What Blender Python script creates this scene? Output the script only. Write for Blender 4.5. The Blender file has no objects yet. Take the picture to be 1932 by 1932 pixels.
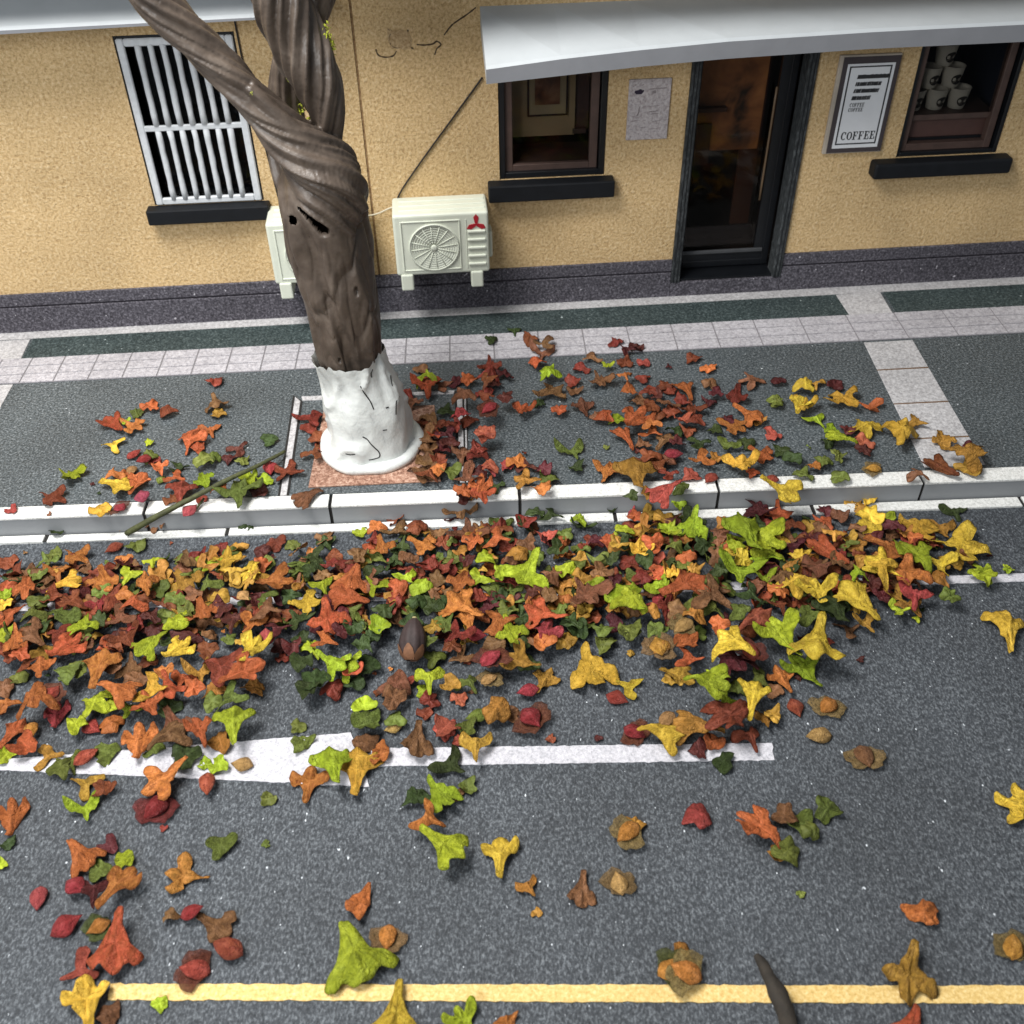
import bpy, bmesh, math, random
import numpy as np
from mathutils import Vector, Matrix, noise as mnoise

random.seed(7)
scene = bpy.context.scene
C = scene.collection

# ------------------------------------------------------------------ camera
H = 4.4                       # camera height over the pavement, metres
FPX, MID = 1932.0, 966.0      # focal length and centre of a 1932 px square picture
up = Vector((1000 - MID, -(3150 - MID), -FPX)).normalized() * -1
def _ray(u, v): return Vector((u - MID, -(v - MID), -FPX)) / FPX
def _flat(u, v):
    d = _ray(u, v); return d * (-1.0 / d.dot(up))
ax = _flat(1932, 905) - _flat(0, 978)
ax = (ax - up * ax.dot(up)).normalized()
ay = up.cross(ax)
ROT = Matrix((ax, ay, up))    # camera axes -> world axes (X along the kerb)
cam_data = bpy.data.cameras.new('camera')
cam = bpy.data.objects.new('camera', cam_data); C.objects.link(cam)
cam.matrix_world = Matrix.Translation((0, 0, H)) @ ROT.to_4x4()
cam_data.sensor_width = 36; cam_data.lens = 36 * FPX / 1932
cam_data.clip_start = 0.05; cam_data.clip_end = 200
cam_data.dof.use_dof = True
cam_data.dof.focus_distance = 6.3
cam_data.dof.aperture_fstop = 1.5
scene.camera = cam
scene.render.resolution_x = scene.render.resolution_y = 1024

# ------------------------------------------------------------------ light (indoor table, soft ceiling light)
world = bpy.data.worlds.new('World'); scene.world = world; world.use_nodes = True
bg = world.node_tree.nodes['Background']
bg.inputs[0].default_value = (0.86, 0.93, 1.0, 1); bg.inputs[1].default_value = 0.25
def area(name, loc, target, size, power, col=(1, 1, 1)):
    l = bpy.data.lights.new(name, 'AREA'); l.shape = 'RECTANGLE'; l.size, l.size_y = size
    l.energy = power; l.color = col
    o = bpy.data.objects.new(name, l); C.objects.link(o); o.location = loc
    o.rotation_euler = (Vector(target) - Vector(loc)).to_track_quat('-Z', 'Y').to_euler()
    return o
area('ceiling_light', (-3.4, 4.0, 8.6), (-0.6, 5.4, 0), (4.4, 3.0), 1260, (1.0, 0.98, 0.95))
area('front_fill', (-5.0, -2.5, 5.6), (-0.8, 7.4, 0.8), (4.0, 4.0), 580, (0.95, 0.98, 1.0))  # fill lamp added on the camera side to brighten the wall
vs = scene.view_settings
vs.view_transform = 'Standard'; vs.look = 'None'; vs.exposure = 0.12; vs.gamma = 1.0
vs.use_curve_mapping = False
scene.render.engine = 'CYCLES'

# ------------------------------------------------------------------ geometry from measured points
ORG = Vector((0, 0, H))
def P(u, v, z=0.0):
    """measured point on the horizontal plane at height z"""
    d = ROT @ _ray(u, v); return ORG + d * ((z - H) / d.z)
def PY(u, v, y):
    """measured point on the upright plane at depth y"""
    d = ROT @ _ray(u, v); return ORG + d * (y / d.y)
def px_size(pt):
    """metres covered by one picture unit at this point"""
    return -(ROT.transposed() @ (pt - ORG)).z / FPX
WA, WB = P(0, 628), P(1932, 521)
wu = (WB - WA).normalized(); wn = wu.cross(Vector((0, 0, 1)))   # wn points to the camera side
WANG = math.atan2(wu.y, wu.x)
def W(u, v, d=0.0):
    """measured point on the facade (d metres in front of it) -> local x, z"""
    dr = ROT @ _ray(u, v); t = ((WA + wn * d) - ORG).dot(wn) / dr.dot(wn)
    q = ORG + dr * t; return (q - WA).dot(wu), q.z
KH = 0.155                    # kerb height: the road lies at -KH
ROAD = -KH

# ------------------------------------------------------------------ mesh helpers
def mesh_obj(name, verts, faces, mat, parent=None, smooth=False):
    me = bpy.data.meshes.new(name); me.from_pydata([tuple(v) for v in verts], [], faces)
    if smooth: me.polygons.foreach_set('use_smooth', [True] * len(me.polygons))
    me.update()
    o = bpy.data.objects.new(name, me); C.objects.link(o)
    if mat: me.materials.append(mat)
    if parent: o.parent = parent
    return o
def bm_obj(name, bm, mat, parent=None, smooth=False):
    me = bpy.data.meshes.new(name); bm.normal_update(); bm.to_mesh(me); bm.free()
    if smooth: me.polygons.foreach_set('use_smooth', [True] * len(me.polygons))
    o = bpy.data.objects.new(name, me); C.objects.link(o)
    if mat: me.materials.append(mat)
    if parent: o.parent = parent
    return o
def add_box(bm, x0, x1, y0, y1, z0, z1, bev=0.0, seg=1):
    r = bmesh.ops.create_cube(bm, size=1.0)
    for v in r['verts']:
        v.co = Vector((x0 + (v.co.x + .5) * (x1 - x0), y0 + (v.co.y + .5) * (y1 - y0), z0 + (v.co.z + .5) * (z1 - z0)))
    if bev > 0:
        es = list({e for v in r['verts'] for e in v.link_edges})
        bmesh.ops.bevel(bm, geom=es, offset=bev, segments=seg, profile=.5, affect='EDGES')
def box(name, x0, x1, y0, y1, z0, z1, mat, parent=None, bev=0.0, seg=1):
    bm = bmesh.new(); add_box(bm, x0, x1, y0, y1, z0, z1, bev, seg)
    return bm_obj(name, bm, mat, parent)
def prism(name, poly, z0, z1, mat, parent=None, bev=0.0):
    """upright prism over a ground polygon (list of xy)"""
    bm = bmesh.new()
    if sum(a[0]*b[1]-b[0]*a[1] for a, b in zip(poly, poly[1:] + poly[:1])) < 0: poly = poly[::-1]
    lo = [bm.verts.new((p[0], p[1], z0)) for p in poly]; hi = [bm.verts.new((p[0], p[1], z1)) for p in poly]
    n = len(poly)
    bm.faces.new(hi); bm.faces.new(lo[::-1])
    for i in range(n): bm.faces.new((lo[i], lo[(i+1) % n], hi[(i+1) % n], hi[i]))
    if bev:
        es = [e for e in bm.edges if e.verts[0].co.z > (z0+z1)/2 and e.verts[1].co.z > (z0+z1)/2]
        bmesh.ops.bevel(bm, geom=es, offset=bev, segments=1, affect='EDGES')
    return bm_obj(name, bm, mat, parent)
def catmull(pts, n=8):
    out = []; m = len(pts)
    for i in range(m - 1):
        p0, p1, p2, p3 = pts[max(i-1, 0)], pts[i], pts[i+1], pts[min(i+2, m-1)]
        for k in range(n):
            t = k / n
            out.append(0.5*((2*p1) + (p2-p0)*t + (2*p0-5*p1+4*p2-p3)*t*t + (3*p1-p0-3*p2+p3)*t**3))
    out.append(pts[-1]); return out
def tube_data(pts, rad, n=10, prof=None, level=False):
    """swept tube; prof(i, angle, along)-> radius factor. Frames are transported along the path."""
    V, F = [], []
    T = [(pts[min(i+1, len(pts)-1)] - pts[max(i-1, 0)]).normalized() for i in range(len(pts))]
    ref = Vector((0, -1, 0)) if abs(T[0].y) < .9 else Vector((1, 0, 0))
    s = 0.0
    for i, p in enumerate(pts):
        if i: s += (pts[i] - pts[i-1]).length
        a = (ref - T[i] * ref.dot(T[i])).normalized(); b = T[i].cross(a); ref = a
        if level: a, b = Vector((0, -1, 0)), Vector((1, 0, 0))
        for k in range(n):
            th = 2*math.pi*k/n; r = rad[i] * (prof(i, th, s) if prof else 1)
            V.append(p + a*(math.cos(th)*r) + b*(math.sin(th)*r))
    for i in range(len(pts)-1):
        for k in range(n):
            F.append((i*n+k, i*n+(k+1) % n, (i+1)*n+(k+1) % n, (i+1)*n+k))
    F.append(tuple(range(n))[::-1]); F.append(tuple((len(pts)-1)*n+k for k in range(n)))
    return V, F
def tube(name, pts, rad, mat, parent=None, n=8, prof=None):
    if not isinstance(rad, (list, tuple)): rad = [rad]*len(pts)
    V, F = tube_data(pts, rad, n, prof); return mesh_obj(name, V, F, mat, parent, True)
def lathe(name, prof, mat, parent=None, n=28, wob=None):
    V, F = [], []
    for i, (r, z) in enumerate(prof):
        for k in range(n):
            th = 2*math.pi*k/n; rr = r * (wob(th, z) if wob else 1)
            V.append((rr*math.cos(th), rr*math.sin(th), z))
    for i in range(len(prof)-1):
        for k in range(n): F.append((i*n+k, i*n+(k+1) % n, (i+1)*n+(k+1) % n, (i+1)*n+k))
    return mesh_obj(name, V, F, mat, parent, True)
def empty(name, loc=(0, 0, 0), rz=0.0):
    o = bpy.data.objects.new(name, None); C.objects.link(o); o.location = loc; o.rotation_euler = (0, 0, rz); return o
def tag(o, label, cat, group=None):
    o['label'] = label; o['category'] = cat
    if group: o['group'] = group
    return o
def struct(o): o['kind'] = 'structure'; return o
def copy_tree(o, parent=None):
    c = o.copy(); C.objects.link(c); c.parent = parent
    for ch in [x for x in o.children]: copy_tree(ch, c)
    return c

# ------------------------------------------------------------------ materials
def new_mat(name):
    m = bpy.data.materials.new(name); m.use_nodes = True
    nt = m.node_tree; return m, nt, nt.nodes['Principled BSDF']
def nd(nt, t, **kw):
    n = nt.nodes.new(t)
    for k, v in kw.items(): setattr(n, k, v)
    return n
def ramp(nt, src, stops):
    r = nd(nt, 'ShaderNodeValToRGB'); e = r.color_ramp.elements
    while len(e) < len(stops): e.new(0.5)
    for el, (p, c) in zip(e, stops): el.position = p; el.color = (*c, 1) if len(c) == 3 else c
    nt.links.new(src, r.inputs[0]); return r.outputs[0]
def noise_tex(nt, scale, detail=3, rough=.6, vec=None, dist=0.0):
    n = nd(nt, 'ShaderNodeTexNoise'); n.inputs['Scale'].default_value = scale; n.inputs['Detail'].default_value = detail
    n.inputs['Roughness'].default_value = rough; n.inputs['Distortion'].default_value = dist
    if vec: nt.links.new(vec, n.inputs['Vector'])
    return n.outputs['Fac']
def coords(nt, which='Object'):
    return nd(nt, 'ShaderNodeTexCoord').outputs[which]
def mixc(nt, fac, a, b, mode='MIX'):
    m = nd(nt, 'ShaderNodeMix', data_type='RGBA', blend_type=mode)
    for sock, val in ((m.inputs[0], fac), (m.inputs[6], a), (m.inputs[7], b)):
        if hasattr(val, 'is_linked'): nt.links.new(val, sock)
        elif isinstance(val, (int, float)): sock.default_value = val
        else: sock.default_value = (*val, 1)
    return m.outputs[2]
def bump(nt, bsdf, src, strength, dist=0.01):
    b = nd(nt, 'ShaderNodeBump'); b.inputs['Strength'].default_value = strength; b.inputs['Distance'].default_value = dist
    nt.links.new(src, b.inputs['Height']); nt.links.new(b.outputs[0], bsdf.inputs['Normal'])

def grain_mat(name, dark, mid, light, scale=70, rough=.75, speck=None, blotch=.25, bmp=.35, speck_amt=.72, stretch=(1, 1, 1), spec=.3):
    """printed grainy surface: fine salt-and-pepper grain, broad unevenness, a few pale specks"""
    m, nt, b = new_mat(name); co = coords(nt)
    mp = nd(nt, 'ShaderNodeMapping'); mp.inputs['Scale'].default_value = stretch; nt.links.new(co, mp.inputs[0]); v = mp.outputs[0]
    g = noise_tex(nt, scale, 4, .75, v, .3)
    col = ramp(nt, g, [(.33, dark), (.5, mid), (.68, light)])
    big = noise_tex(nt, 1.3, 3, .5, co)
    sc = ramp(nt, big, [(.3, (1-blotch,)*3), (.7, (1+blotch*.4,)*3)])
    col = mixc(nt, 1.0, col, sc, 'MULTIPLY')
    if speck:
        s = noise_tex(nt, scale*.55, 1, .4, v)
        f = ramp(nt, s, [(speck_amt, (0, 0, 0)), (speck_amt+.03, (1, 1, 1))])
        col = mixc(nt, f, col, speck)
    nt.links.new(col, b.inputs['Base Color']); b.inputs['Roughness'].default_value = rough
    b.inputs['Specular IOR Level'].default_value = spec
    bump(nt, b, g, bmp, .012)
    return m
def plain_mat(name, col, rough=.5, var=.12, scale=9, bmp=0.0, bscale=60, spec=.5):
    m, nt, b = new_mat(name); co = coords(nt)
    n = noise_tex(nt, scale, 4, .6, co)
    c = ramp(nt, n, [(.25, tuple(x*(1-var) for x in col)), (.75, tuple(min(1, x*(1+var)) for x in col))])
    nt.links.new(c, b.inputs['Base Color']); b.inputs['Roughness'].default_value = rough
    b.inputs['Specular IOR Level'].default_value = spec
    if bmp: bump(nt, b, noise_tex(nt, bscale, 4, .6, co), bmp, .01)
    return m

M = {}
M['asphalt'] = grain_mat('asphalt', (.013, .016, .020), (.048, .055, .064), (.19, .208, .226), 66, .62, (.62, .66, .70), .22, .6, .775, (1.3, .75, 1), .45)
M['paving'] = grain_mat('dark_paving', (.013, .018, .021), (.064, .078, .085), (.26, .285, .30), 62, .5, (.60, .64, .66), .25, .55, .765, (1, 1, 1), .55)
M['green_strip'] = grain_mat('dark_green_strip', (.010, .017, .017), (.036, .052, .053), (.13, .165, .165), 52, .6, (.4, .46, .46), .2, .45, .755)
M['pale'] = grain_mat('pale_paver', (.27, .26, .265), (.44, .43, .435), (.62, .61, .615), 44, .8, None, .14, .4)
M['lilac'] = grain_mat('tactile_tile', (.24, .23, .25), (.42, .405, .43), (.58, .565, .59), 46, .8, None, .16, .5)
M['white_stone'] = grain_mat('white_kerb_top', (.50, .50, .48), (.74, .74, .71), (.88, .88, .86), 60, .8, None, .08, .6)
M['paint_white'] = grain_mat('white_road_paint', (.36, .36, .39), (.54, .53, .565), (.67, .66, .70), 56, .75, None, .1, .6)
M['paint_yellow'] = grain_mat('yellow_road_paint', (.52, .33, .10), (.70, .49, .18), (.82, .64, .32), 54, .7, None, .08, .5)
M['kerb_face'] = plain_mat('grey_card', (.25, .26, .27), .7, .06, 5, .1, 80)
M['joint'] = plain_mat('dark_joint', (.012, .011, .010), .9, .2)
M['rust_joint'] = plain_mat('rusty_joint', (.13, .075, .04), .9, .3)
M['soil'] = grain_mat('pink_gravel', (.12, .055, .035), (.36, .195, .135), (.62, .43, .33), 38, .85, None, .2, .7)
M['plaster'] = grain_mat('tan_plaster', (.40, .255, .115), (.65, .455, .230), (.80, .62, .375), 46, .9, None, .17, 1.0, .7, (1, 1, 1), .2)
M['plinth'] = grain_mat('purple_grey_plinth', (.019, .017, .022), (.074, .069, .083), (.22, .207, .237), 54, .8, (.5, .48, .52), .15, .6, .77)
M['plinth_line'] = plain_mat('plinth_groove', (.018, .015, .022), .9, .2)
M['brown_crease'] = grain_mat('brown_crease', (.14, .075, .032), (.26, .16, .075), (.36, .24, .12), 50, .9, None, .2, .6)
M['crack'] = plain_mat('plaster_crack', (.07, .045, .025), .95, .4, 25)
M['canopy'] = plain_mat('grey_white_canopy', (.40, .425, .44), .5, .05, 4, .06, 25)
M['canopy_shaded'] = plain_mat('canopy_shaded', (.19, .195, .21), .6, .06, 6, .05, 40)  # darker copy of the canopy grey: front-face shade put into the colour
M['black_sill'] = plain_mat('black_sill', (.0055, .0065, .0085), .6, .25, 12, .1, 40, .25)
M['grille'] = plain_mat('grey_white_grille', (.56, .58, .60), .55, .10, 25, .35, 45)
M['dark_glass'] = plain_mat('dark_window_back', (.008, .010, .012), .18, .3, 5)
M['brown_frame'] = plain_mat('dark_brown_wood', (.075, .045, .036), .55, .2, 14, .1, 40)
M['panel_brown'] = plain_mat('red_brown_panel', (.085, .042, .034), .6, .15, 8)
M['room_dark'] = plain_mat('dark_room', (.020, .018, .020), .8, .3, 4)
M['room_blue'] = plain_mat('dark_blue_room', (.010, .016, .034), .8, .3, 3)
M['room_cream'] = plain_mat('cream_room_wall', (.42, .30, .16), .8, .15, 4)
M['frame_dark'] = plain_mat('dark_picture_frame', (.03, .012, .008), .5, .2)
M['paper_cream'] = plain_mat('cream_mount', (.40, .31, .18), .7, .1)
M['jamb'] = grain_mat('charcoal_jamb', (.012, .014, .015), (.032, .036, .038), (.085, .092, .096), 55, .65, None, .2, .4, .7, (1, 1, .35))
M['black'] = plain_mat('black_metal', (.006, .007, .009), .35, .2)
M['grey_bar'] = plain_mat('grey_door_bar', (.06, .062, .066), .5, .2)
M['ac'] = plain_mat('ivory_plastic', (.62, .65, .55), .38, .05, 8, .06, 50)
M['red'] = plain_mat('red_emblem', (.36, .012, .022), .45, .25, 30)
M['cable_white'] = plain_mat('white_cable', (.55, .50, .38), .6, .1)
M['cable_black'] = plain_mat('black_wire', (.012, .008, .008), .6, .1)
M['sign_edge'] = plain_mat('board_edge', (.40, .35, .29), .7, .15)
M['sign_border'] = plain_mat('dark_border', (.045, .035, .038), .6, .2)
M['sign_white'] = plain_mat('white_board', (.66, .67, .69), .5, .04)
M['ink'] = plain_mat('black_print', (.018, .018, .020), .6, .2)
M['paper'] = grain_mat('grey_pink_paper', (.30, .255, .255), (.49, .44, .44), (.62, .575, .57), 42, .9, None, .12, .9)
M['ink_soft'] = plain_mat('faded_print', (.25, .215, .215), .9, .3, 20)
M['ink_purple'] = plain_mat('purple_print', (.020, .012, .028), .8, .3)
M['cup'] = plain_mat('cream_cup', (.50, .46, .38), .45, .06)
M['bean'] = plain_mat('dark_bean_print', (.018, .014, .012), .6, .2)
M['bean_line'] = plain_mat('bean_crease', (.16, .13, .10), .6, .2)
M['twig'] = plain_mat('green_brown_twig', (.055, .060, .020), .7, .5, 20, .5, 60)
M['stick'] = plain_mat('dark_stick', (.022, .017, .012), .85, .5, 14, .6, 45)
M['moss'] = plain_mat('yellow_green_moss', (.42, .46, .04), .7, .4, 30)
M['nut_scale'] = plain_mat('brown_nut_scale', (.17, .075, .035), .7, .4, 20, .3, 30)
M['acorn'] = plain_mat('dark_nut', (.030, .017, .016), .7, .35, 20, .3, 30)

def bark_mat():
    m, nt, b = new_mat('brown_bark'); co = coords(nt)
    n = noise_tex(nt, 5, 5, .6, co, .6); f = noise_tex(nt, 30, 4, .6, co)
    c = ramp(nt, n, [(.28, (.042, .031, .024)), (.55, (.096, .073, .057)), (.78, (.165, .133, .108))])
    nt.links.new(c, b.inputs['Base Color']); b.inputs['Roughness'].default_value = .40
    b.inputs['Specular IOR Level'].default_value = .45
    bump(nt, b, f, .25, .01); return m
M['bark'] = bark_mat()
def wash_mat():
    m, nt, b = new_mat('white_wash'); co = coords(nt)
    n = noise_tex(nt, 7, 5, .65, co, .4)
    c = ramp(nt, n, [(.24, (.34, .35, .35)), (.38, (.62, .64, .62)), (.7, (.73, .75, .72))])
    nt.links.new(c, b.inputs['Base Color']); b.inputs['Roughness'].default_value = .42
    bump(nt, b, noise_tex(nt, 16, 4, .6, co), .35, .02); return m
M['wash'] = wash_mat()
def glass_mat(name, tint=(1, 1, 1), f=.08):
    m, nt, b = new_mat(name); out = nt.nodes['Material Output']
    t = nd(nt, 'ShaderNodeBsdfTransparent'); t.inputs[0].default_value = (*tint, 1)
    g = nd(nt, 'ShaderNodeBsdfGlossy'); g.inputs['Roughness'].default_value = .05
    mx = nd(nt, 'ShaderNodeMixShader'); mx.inputs[0].default_value = f
    nt.links.new(t.outputs[0], mx.inputs[1]); nt.links.new(g.outputs[0], mx.inputs[2]); nt.links.new(mx.outputs[0], out.inputs[0])
    return m
M['glass'] = glass_mat('window_glass', (.74, .74, .74), .012)
M['door_glass'] = glass_mat('door_glass', (.85, .8, .75), .014)
def art_mat(name, stops, scale):
    m, nt, b = new_mat(name); co = coords(nt)
    n = noise_tex(nt, scale, 3, .55, co, .5)
    nt.links.new(ramp(nt, n, stops), b.inputs['Base Color']); b.inputs['Roughness'].default_value = .7; return m
M['art'] = art_mat('brown_painting', [(.3, (.05, .02, .012)), (.5, (.19, .075, .035)), (.7, (.33, .18, .10))], 6)
M['warm_room'] = art_mat('warm_wood_room', [(.32, (.012, .008, .007)), (.5, (.22, .10, .042)), (.7, (.38, .19, .08))], 3.6)

LEAFCOL = {
 'o': ('orange', (.43, .118, .036)), 'r': ('rust red', (.20, .045, .022)), 'd': ('dark maroon', (.085, .017, .016)),
 'y': ('yellow', (.63, .39, .045)), 'g': ('golden brown', (.40, .20, .036)), 'l': ('lime green', (.31, .375, .022)),
 'e': ('olive green', (.13, .155, .030)), 'k': ('dark green', (.042, .062, .017)), 'b': ('brown', (.20, .088, .040)),
 'c': ('coral red', (.36, .070, .050))}
SEEDCOL = {'r': ('red', (.32, .048, .040)), 'o': ('orange', (.44, .185, .040)), 't': ('tan', (.46, .27, .10)),
           'g': ('green', (.20, .24, .045)), 'p': ('pink', (.46, .085, .10)), 'b': ('brown', (.23, .10, .05)), 'd': ('dark red', (.20, .028, .024))}
def leaf_mat(name, col, rough=.55):
    m, nt, b = new_mat(name); co = coords(nt, 'Generated')
    geo = nd(nt, 'ShaderNodeNewGeometry'); oi = nd(nt, 'ShaderNodeObjectInfo')
    add = nd(nt, 'ShaderNodeMath', operation='ADD'); nt.links.new(geo.outputs['Random Per Island'], add.inputs[0]); nt.links.new(oi.outputs['Random'], add.inputs[1])
    fr = nd(nt, 'ShaderNodeMath', operation='FRACT'); nt.links.new(add.outputs[0], fr.inputs[0])
    at = nd(nt, 'ShaderNodeAttribute', attribute_name='tone')
    hsv = nd(nt, 'ShaderNodeHueSaturation')
    hr = nd(nt, 'ShaderNodeMapRange'); hr.inputs['To Min'].default_value = .484; hr.inputs['To Max'].default_value = .520
    nt.links.new(fr.outputs[0], hr.inputs['Value']); nt.links.new(hr.outputs[0], hsv.inputs['Hue'])
    vm = nd(nt, 'ShaderNodeMath', operation='MULTIPLY'); vm.inputs[1].default_value = 7.31; nt.links.new(fr.outputs[0], vm.inputs[0])
    vf = nd(nt, 'ShaderNodeMath', operation='FRACT'); nt.links.new(vm.outputs[0], vf.inputs[0])
    vr = nd(nt, 'ShaderNodeMapRange'); vr.inputs['To Min'].default_value = .72; vr.inputs['To Max'].default_value = 1.22
    nt.links.new(vf.outputs[0], vr.inputs['Value']); nt.links.new(vr.outputs[0], hsv.inputs['Value'])
    base = ramp(nt, at.outputs['Fac'], [(0.0, tuple(x*.22 for x in col)), (.5, col), (1.0, tuple(min(.95, x*1.55+.035) for x in col))])
    nt.links.new(base, hsv.inputs['Color'])
    spot = noise_tex(nt, 9, 4, .7, nd(nt, 'ShaderNodeTexCoord').outputs['Object'])
    f = ramp(nt, spot, [(.42, (0, 0, 0)), (.70, (.85, .85, .85))])
    c = mixc(nt, f, hsv.outputs[0], tuple(x*.42 for x in col))
    nt.links.new(c, b.inputs['Base Color']); b.inputs['Roughness'].default_value = rough
    b.inputs['Specular IOR Level'].default_value = .18
    b.inputs['Subsurface Weight'].default_value = 0.0
    bump(nt, b, noise_tex(nt, 11, 4, .65, nd(nt, 'ShaderNodeTexCoord').outputs['Object'], .8), .7, .05)
    return m
LM = {k: leaf_mat(v[0].replace(' ', '_') + '_leaf', v[1]) for k, v in LEAFCOL.items()}
SM = {k: leaf_mat(v[0].replace(' ', '_') + '_seed', v[1], .42) for k, v in SEEDCOL.items()}
def papery(m):
    nt = m.node_tree; out = nt.nodes['Material Output']; t = nd(nt, 'ShaderNodeBsdfTransparent'); mx = nd(nt, 'ShaderNodeMixShader'); mx.inputs[0].default_value = .62
    nt.links.new(t.outputs[0], mx.inputs[1]); nt.links.new(nt.nodes['Principled BSDF'].outputs[0], mx.inputs[2]); nt.links.new(mx.outputs[0], out.inputs[0]); return m
WING = leaf_mat('papery_wing', (.26, .17, .07), .6)
WINGG = leaf_mat('green_papery_wing', (.10, .115, .03), .6)
WINGR = leaf_mat('red_papery_wing', (.18, .045, .03), .6)

for m_ in (WING, WINGG, WINGR): papery(m_)

# ================================================================== THE SETTING
XL, XR = -9.0, 9.0
def line_pts(p, q, z):
    """ground line through two measured points, as y(x)"""
    a, b = P(*p, z), P(*q, z); k = (b.y-a.y)/(b.x-a.x); return lambda x: a.y + k*(x-a.x)
def band(name, lo, hi, x0, x1, z0, z1, mat, parent, bev=0.0):
    """strip between two lines y=lo(x), y=hi(x)"""
    return prism(name, [(x0, lo(x0)), (x1, lo(x1)), (x1, hi(x1)), (x0, hi(x0))], z0, z1, mat, parent, bev)

kerb_front = line_pts((0, 980), (1932, 905), 0)
kerb_back = line_pts((0, 957), (1932, 880), 0)
tact_front = line_pts((0, 726), (1932, 628.5), 0)
tact_back = line_pts((0, 680), (1932, 578), 0)
green_back = line_pts((0, 643), (1932, 537), 0)
wall_line = lambda x: WA.y + (x-WA.x)*wu.y/wu.x

# road sheet
road = struct(mesh_obj('road', [(XL, -4, ROAD), (XR, -4, ROAD), (XR, kerb_front(XR)+.1, ROAD), (XL, kerb_front(XL)+.1, ROAD)], [(0, 1, 2, 3)], M['asphalt']))
# pavement slab
pav = struct(prism('pavement', [(XL, kerb_back(XL)), (XR, kerb_back(XR)), (XR, wall_line(XR)+.5), (XL, wall_line(XL)+.5)], -.5, 0.0, M['paving']))
# kerb: one stone after another
kerb = struct(empty('kerb', (0, 0, 0)))
kx = [P(u, 980-75*u/1932, 0).x for u in (-1080, -430, -80, 271, 622, 981, 1357, 1744, 2130, 2500, 3100)]
for i, (a, b) in enumerate(zip(kx, kx[1:])):
    g = .011
    yf, yb = kerb_front, lambda x: kerb_back(x) - .008
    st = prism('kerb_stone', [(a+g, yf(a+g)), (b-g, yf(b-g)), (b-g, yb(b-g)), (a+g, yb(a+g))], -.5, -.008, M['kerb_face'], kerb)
    prism('kerb_top', [(a+g, yf(a+g)-.003), (b-g, yf(b-g)-.003), (b-g, yb(b-g)), (a+g, yb(a+g))], -.008, .006+.002*(i % 2), M['white_stone'], st, .003)
prism('kerb_bed', [(kx[0], kerb_front(kx[0])+.012), (kx[-1], kerb_front(kx[-1])+.012), (kx[-1], kerb_back(kx[-1])-.01), (kx[0], kerb_back(kx[0])-.01)], -.5, -.02, M['joint'], kerb)
# dark gap and the row of white gutter stones at its foot
gut = struct(empty('gutter', (0, 0, 0)))
g_back = line_pts((0, 1016), (1932, 940), ROAD); g_front = line_pts((0, 1028), (1932, 957), ROAD)
gx = [P(u, 1020-76*u/1932, ROAD).x for u in (-1000, -600, -255, 88.6, 430, 790, 1160, 1532, 1924, 2300, 3000)]
for i, (a, b) in enumerate(zip(gx, gx[1:])):
    band('gutter_stone', g_front, g_back, a+.013, b-.013, ROAD-.05, ROAD+.014+.003*(i % 3), M['white_stone'], gut, .004)
band('gutter_joint', lambda x: g_front(x)+.01, lambda x: g_back(x)+.05, gx[0], gx[-1], ROAD-.05, ROAD+.004, M['joint'], gut)

# painted lines
def quad_mark(name, pts, mat):
    ps = [P(u, v, ROAD) for u, v in pts]; out = []
    for a, b in zip(ps, ps[1:] + ps[:1]):
        n = max(1, int((b-a).length/.022)); d = (b-a).normalized(); pr = Vector((-d.y, d.x, 0))
        for k in range(n): out.append(a + (b-a)*(k/n) + pr*(random.gauss(0, .0018) if k else 0))
    ps = out
    return prism(name, [(p.x, p.y) for p in ps], ROAD+.001, ROAD+.006, mat, road)
quad_mark('painted_line', [(-60, 1142), (2000, 1081), (2000, 1096), (-60, 1157)], M['paint_white'])
quad_mark('painted_wedge', [(-60, 1437), (0, 1434), (330, 1410), (662, 1383), (697, 1485), (330, 1468), (0, 1454), (-60, 1451)], M['paint_white'])
quad_mark('painted_line', [(699, 1413), (1456, 1403), (1461, 1435), (701, 1447)], M['paint_white'])
quad_mark('painted_line', [(209, 1857), (2100, 1861), (2100, 1895), (204, 1887)], M['paint_yellow'])

# pavement strips and pavers
def pave_band(name, lo, hi, u0, u1, vref, mat, z1=.005):
    return band(name, lo, hi, P(u0, vref, 0).x, P(u1, vref, 0).x, .001, z1, mat, pav)
band('edge_strip', green_back, lambda x: wall_line(x)+.02, XL, XR, .001, .006, M['pale'], pav)
band('green_strip', lambda x: tact_back(x), green_back, P(60, 645).x, P(1588, 565).x, .001, .004, M['green_strip'], pav)
band('green_strip', lambda x: tact_back(x), green_back, P(1672, 560).x, XR, .001, .004, M['green_strip'], pav)
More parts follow.
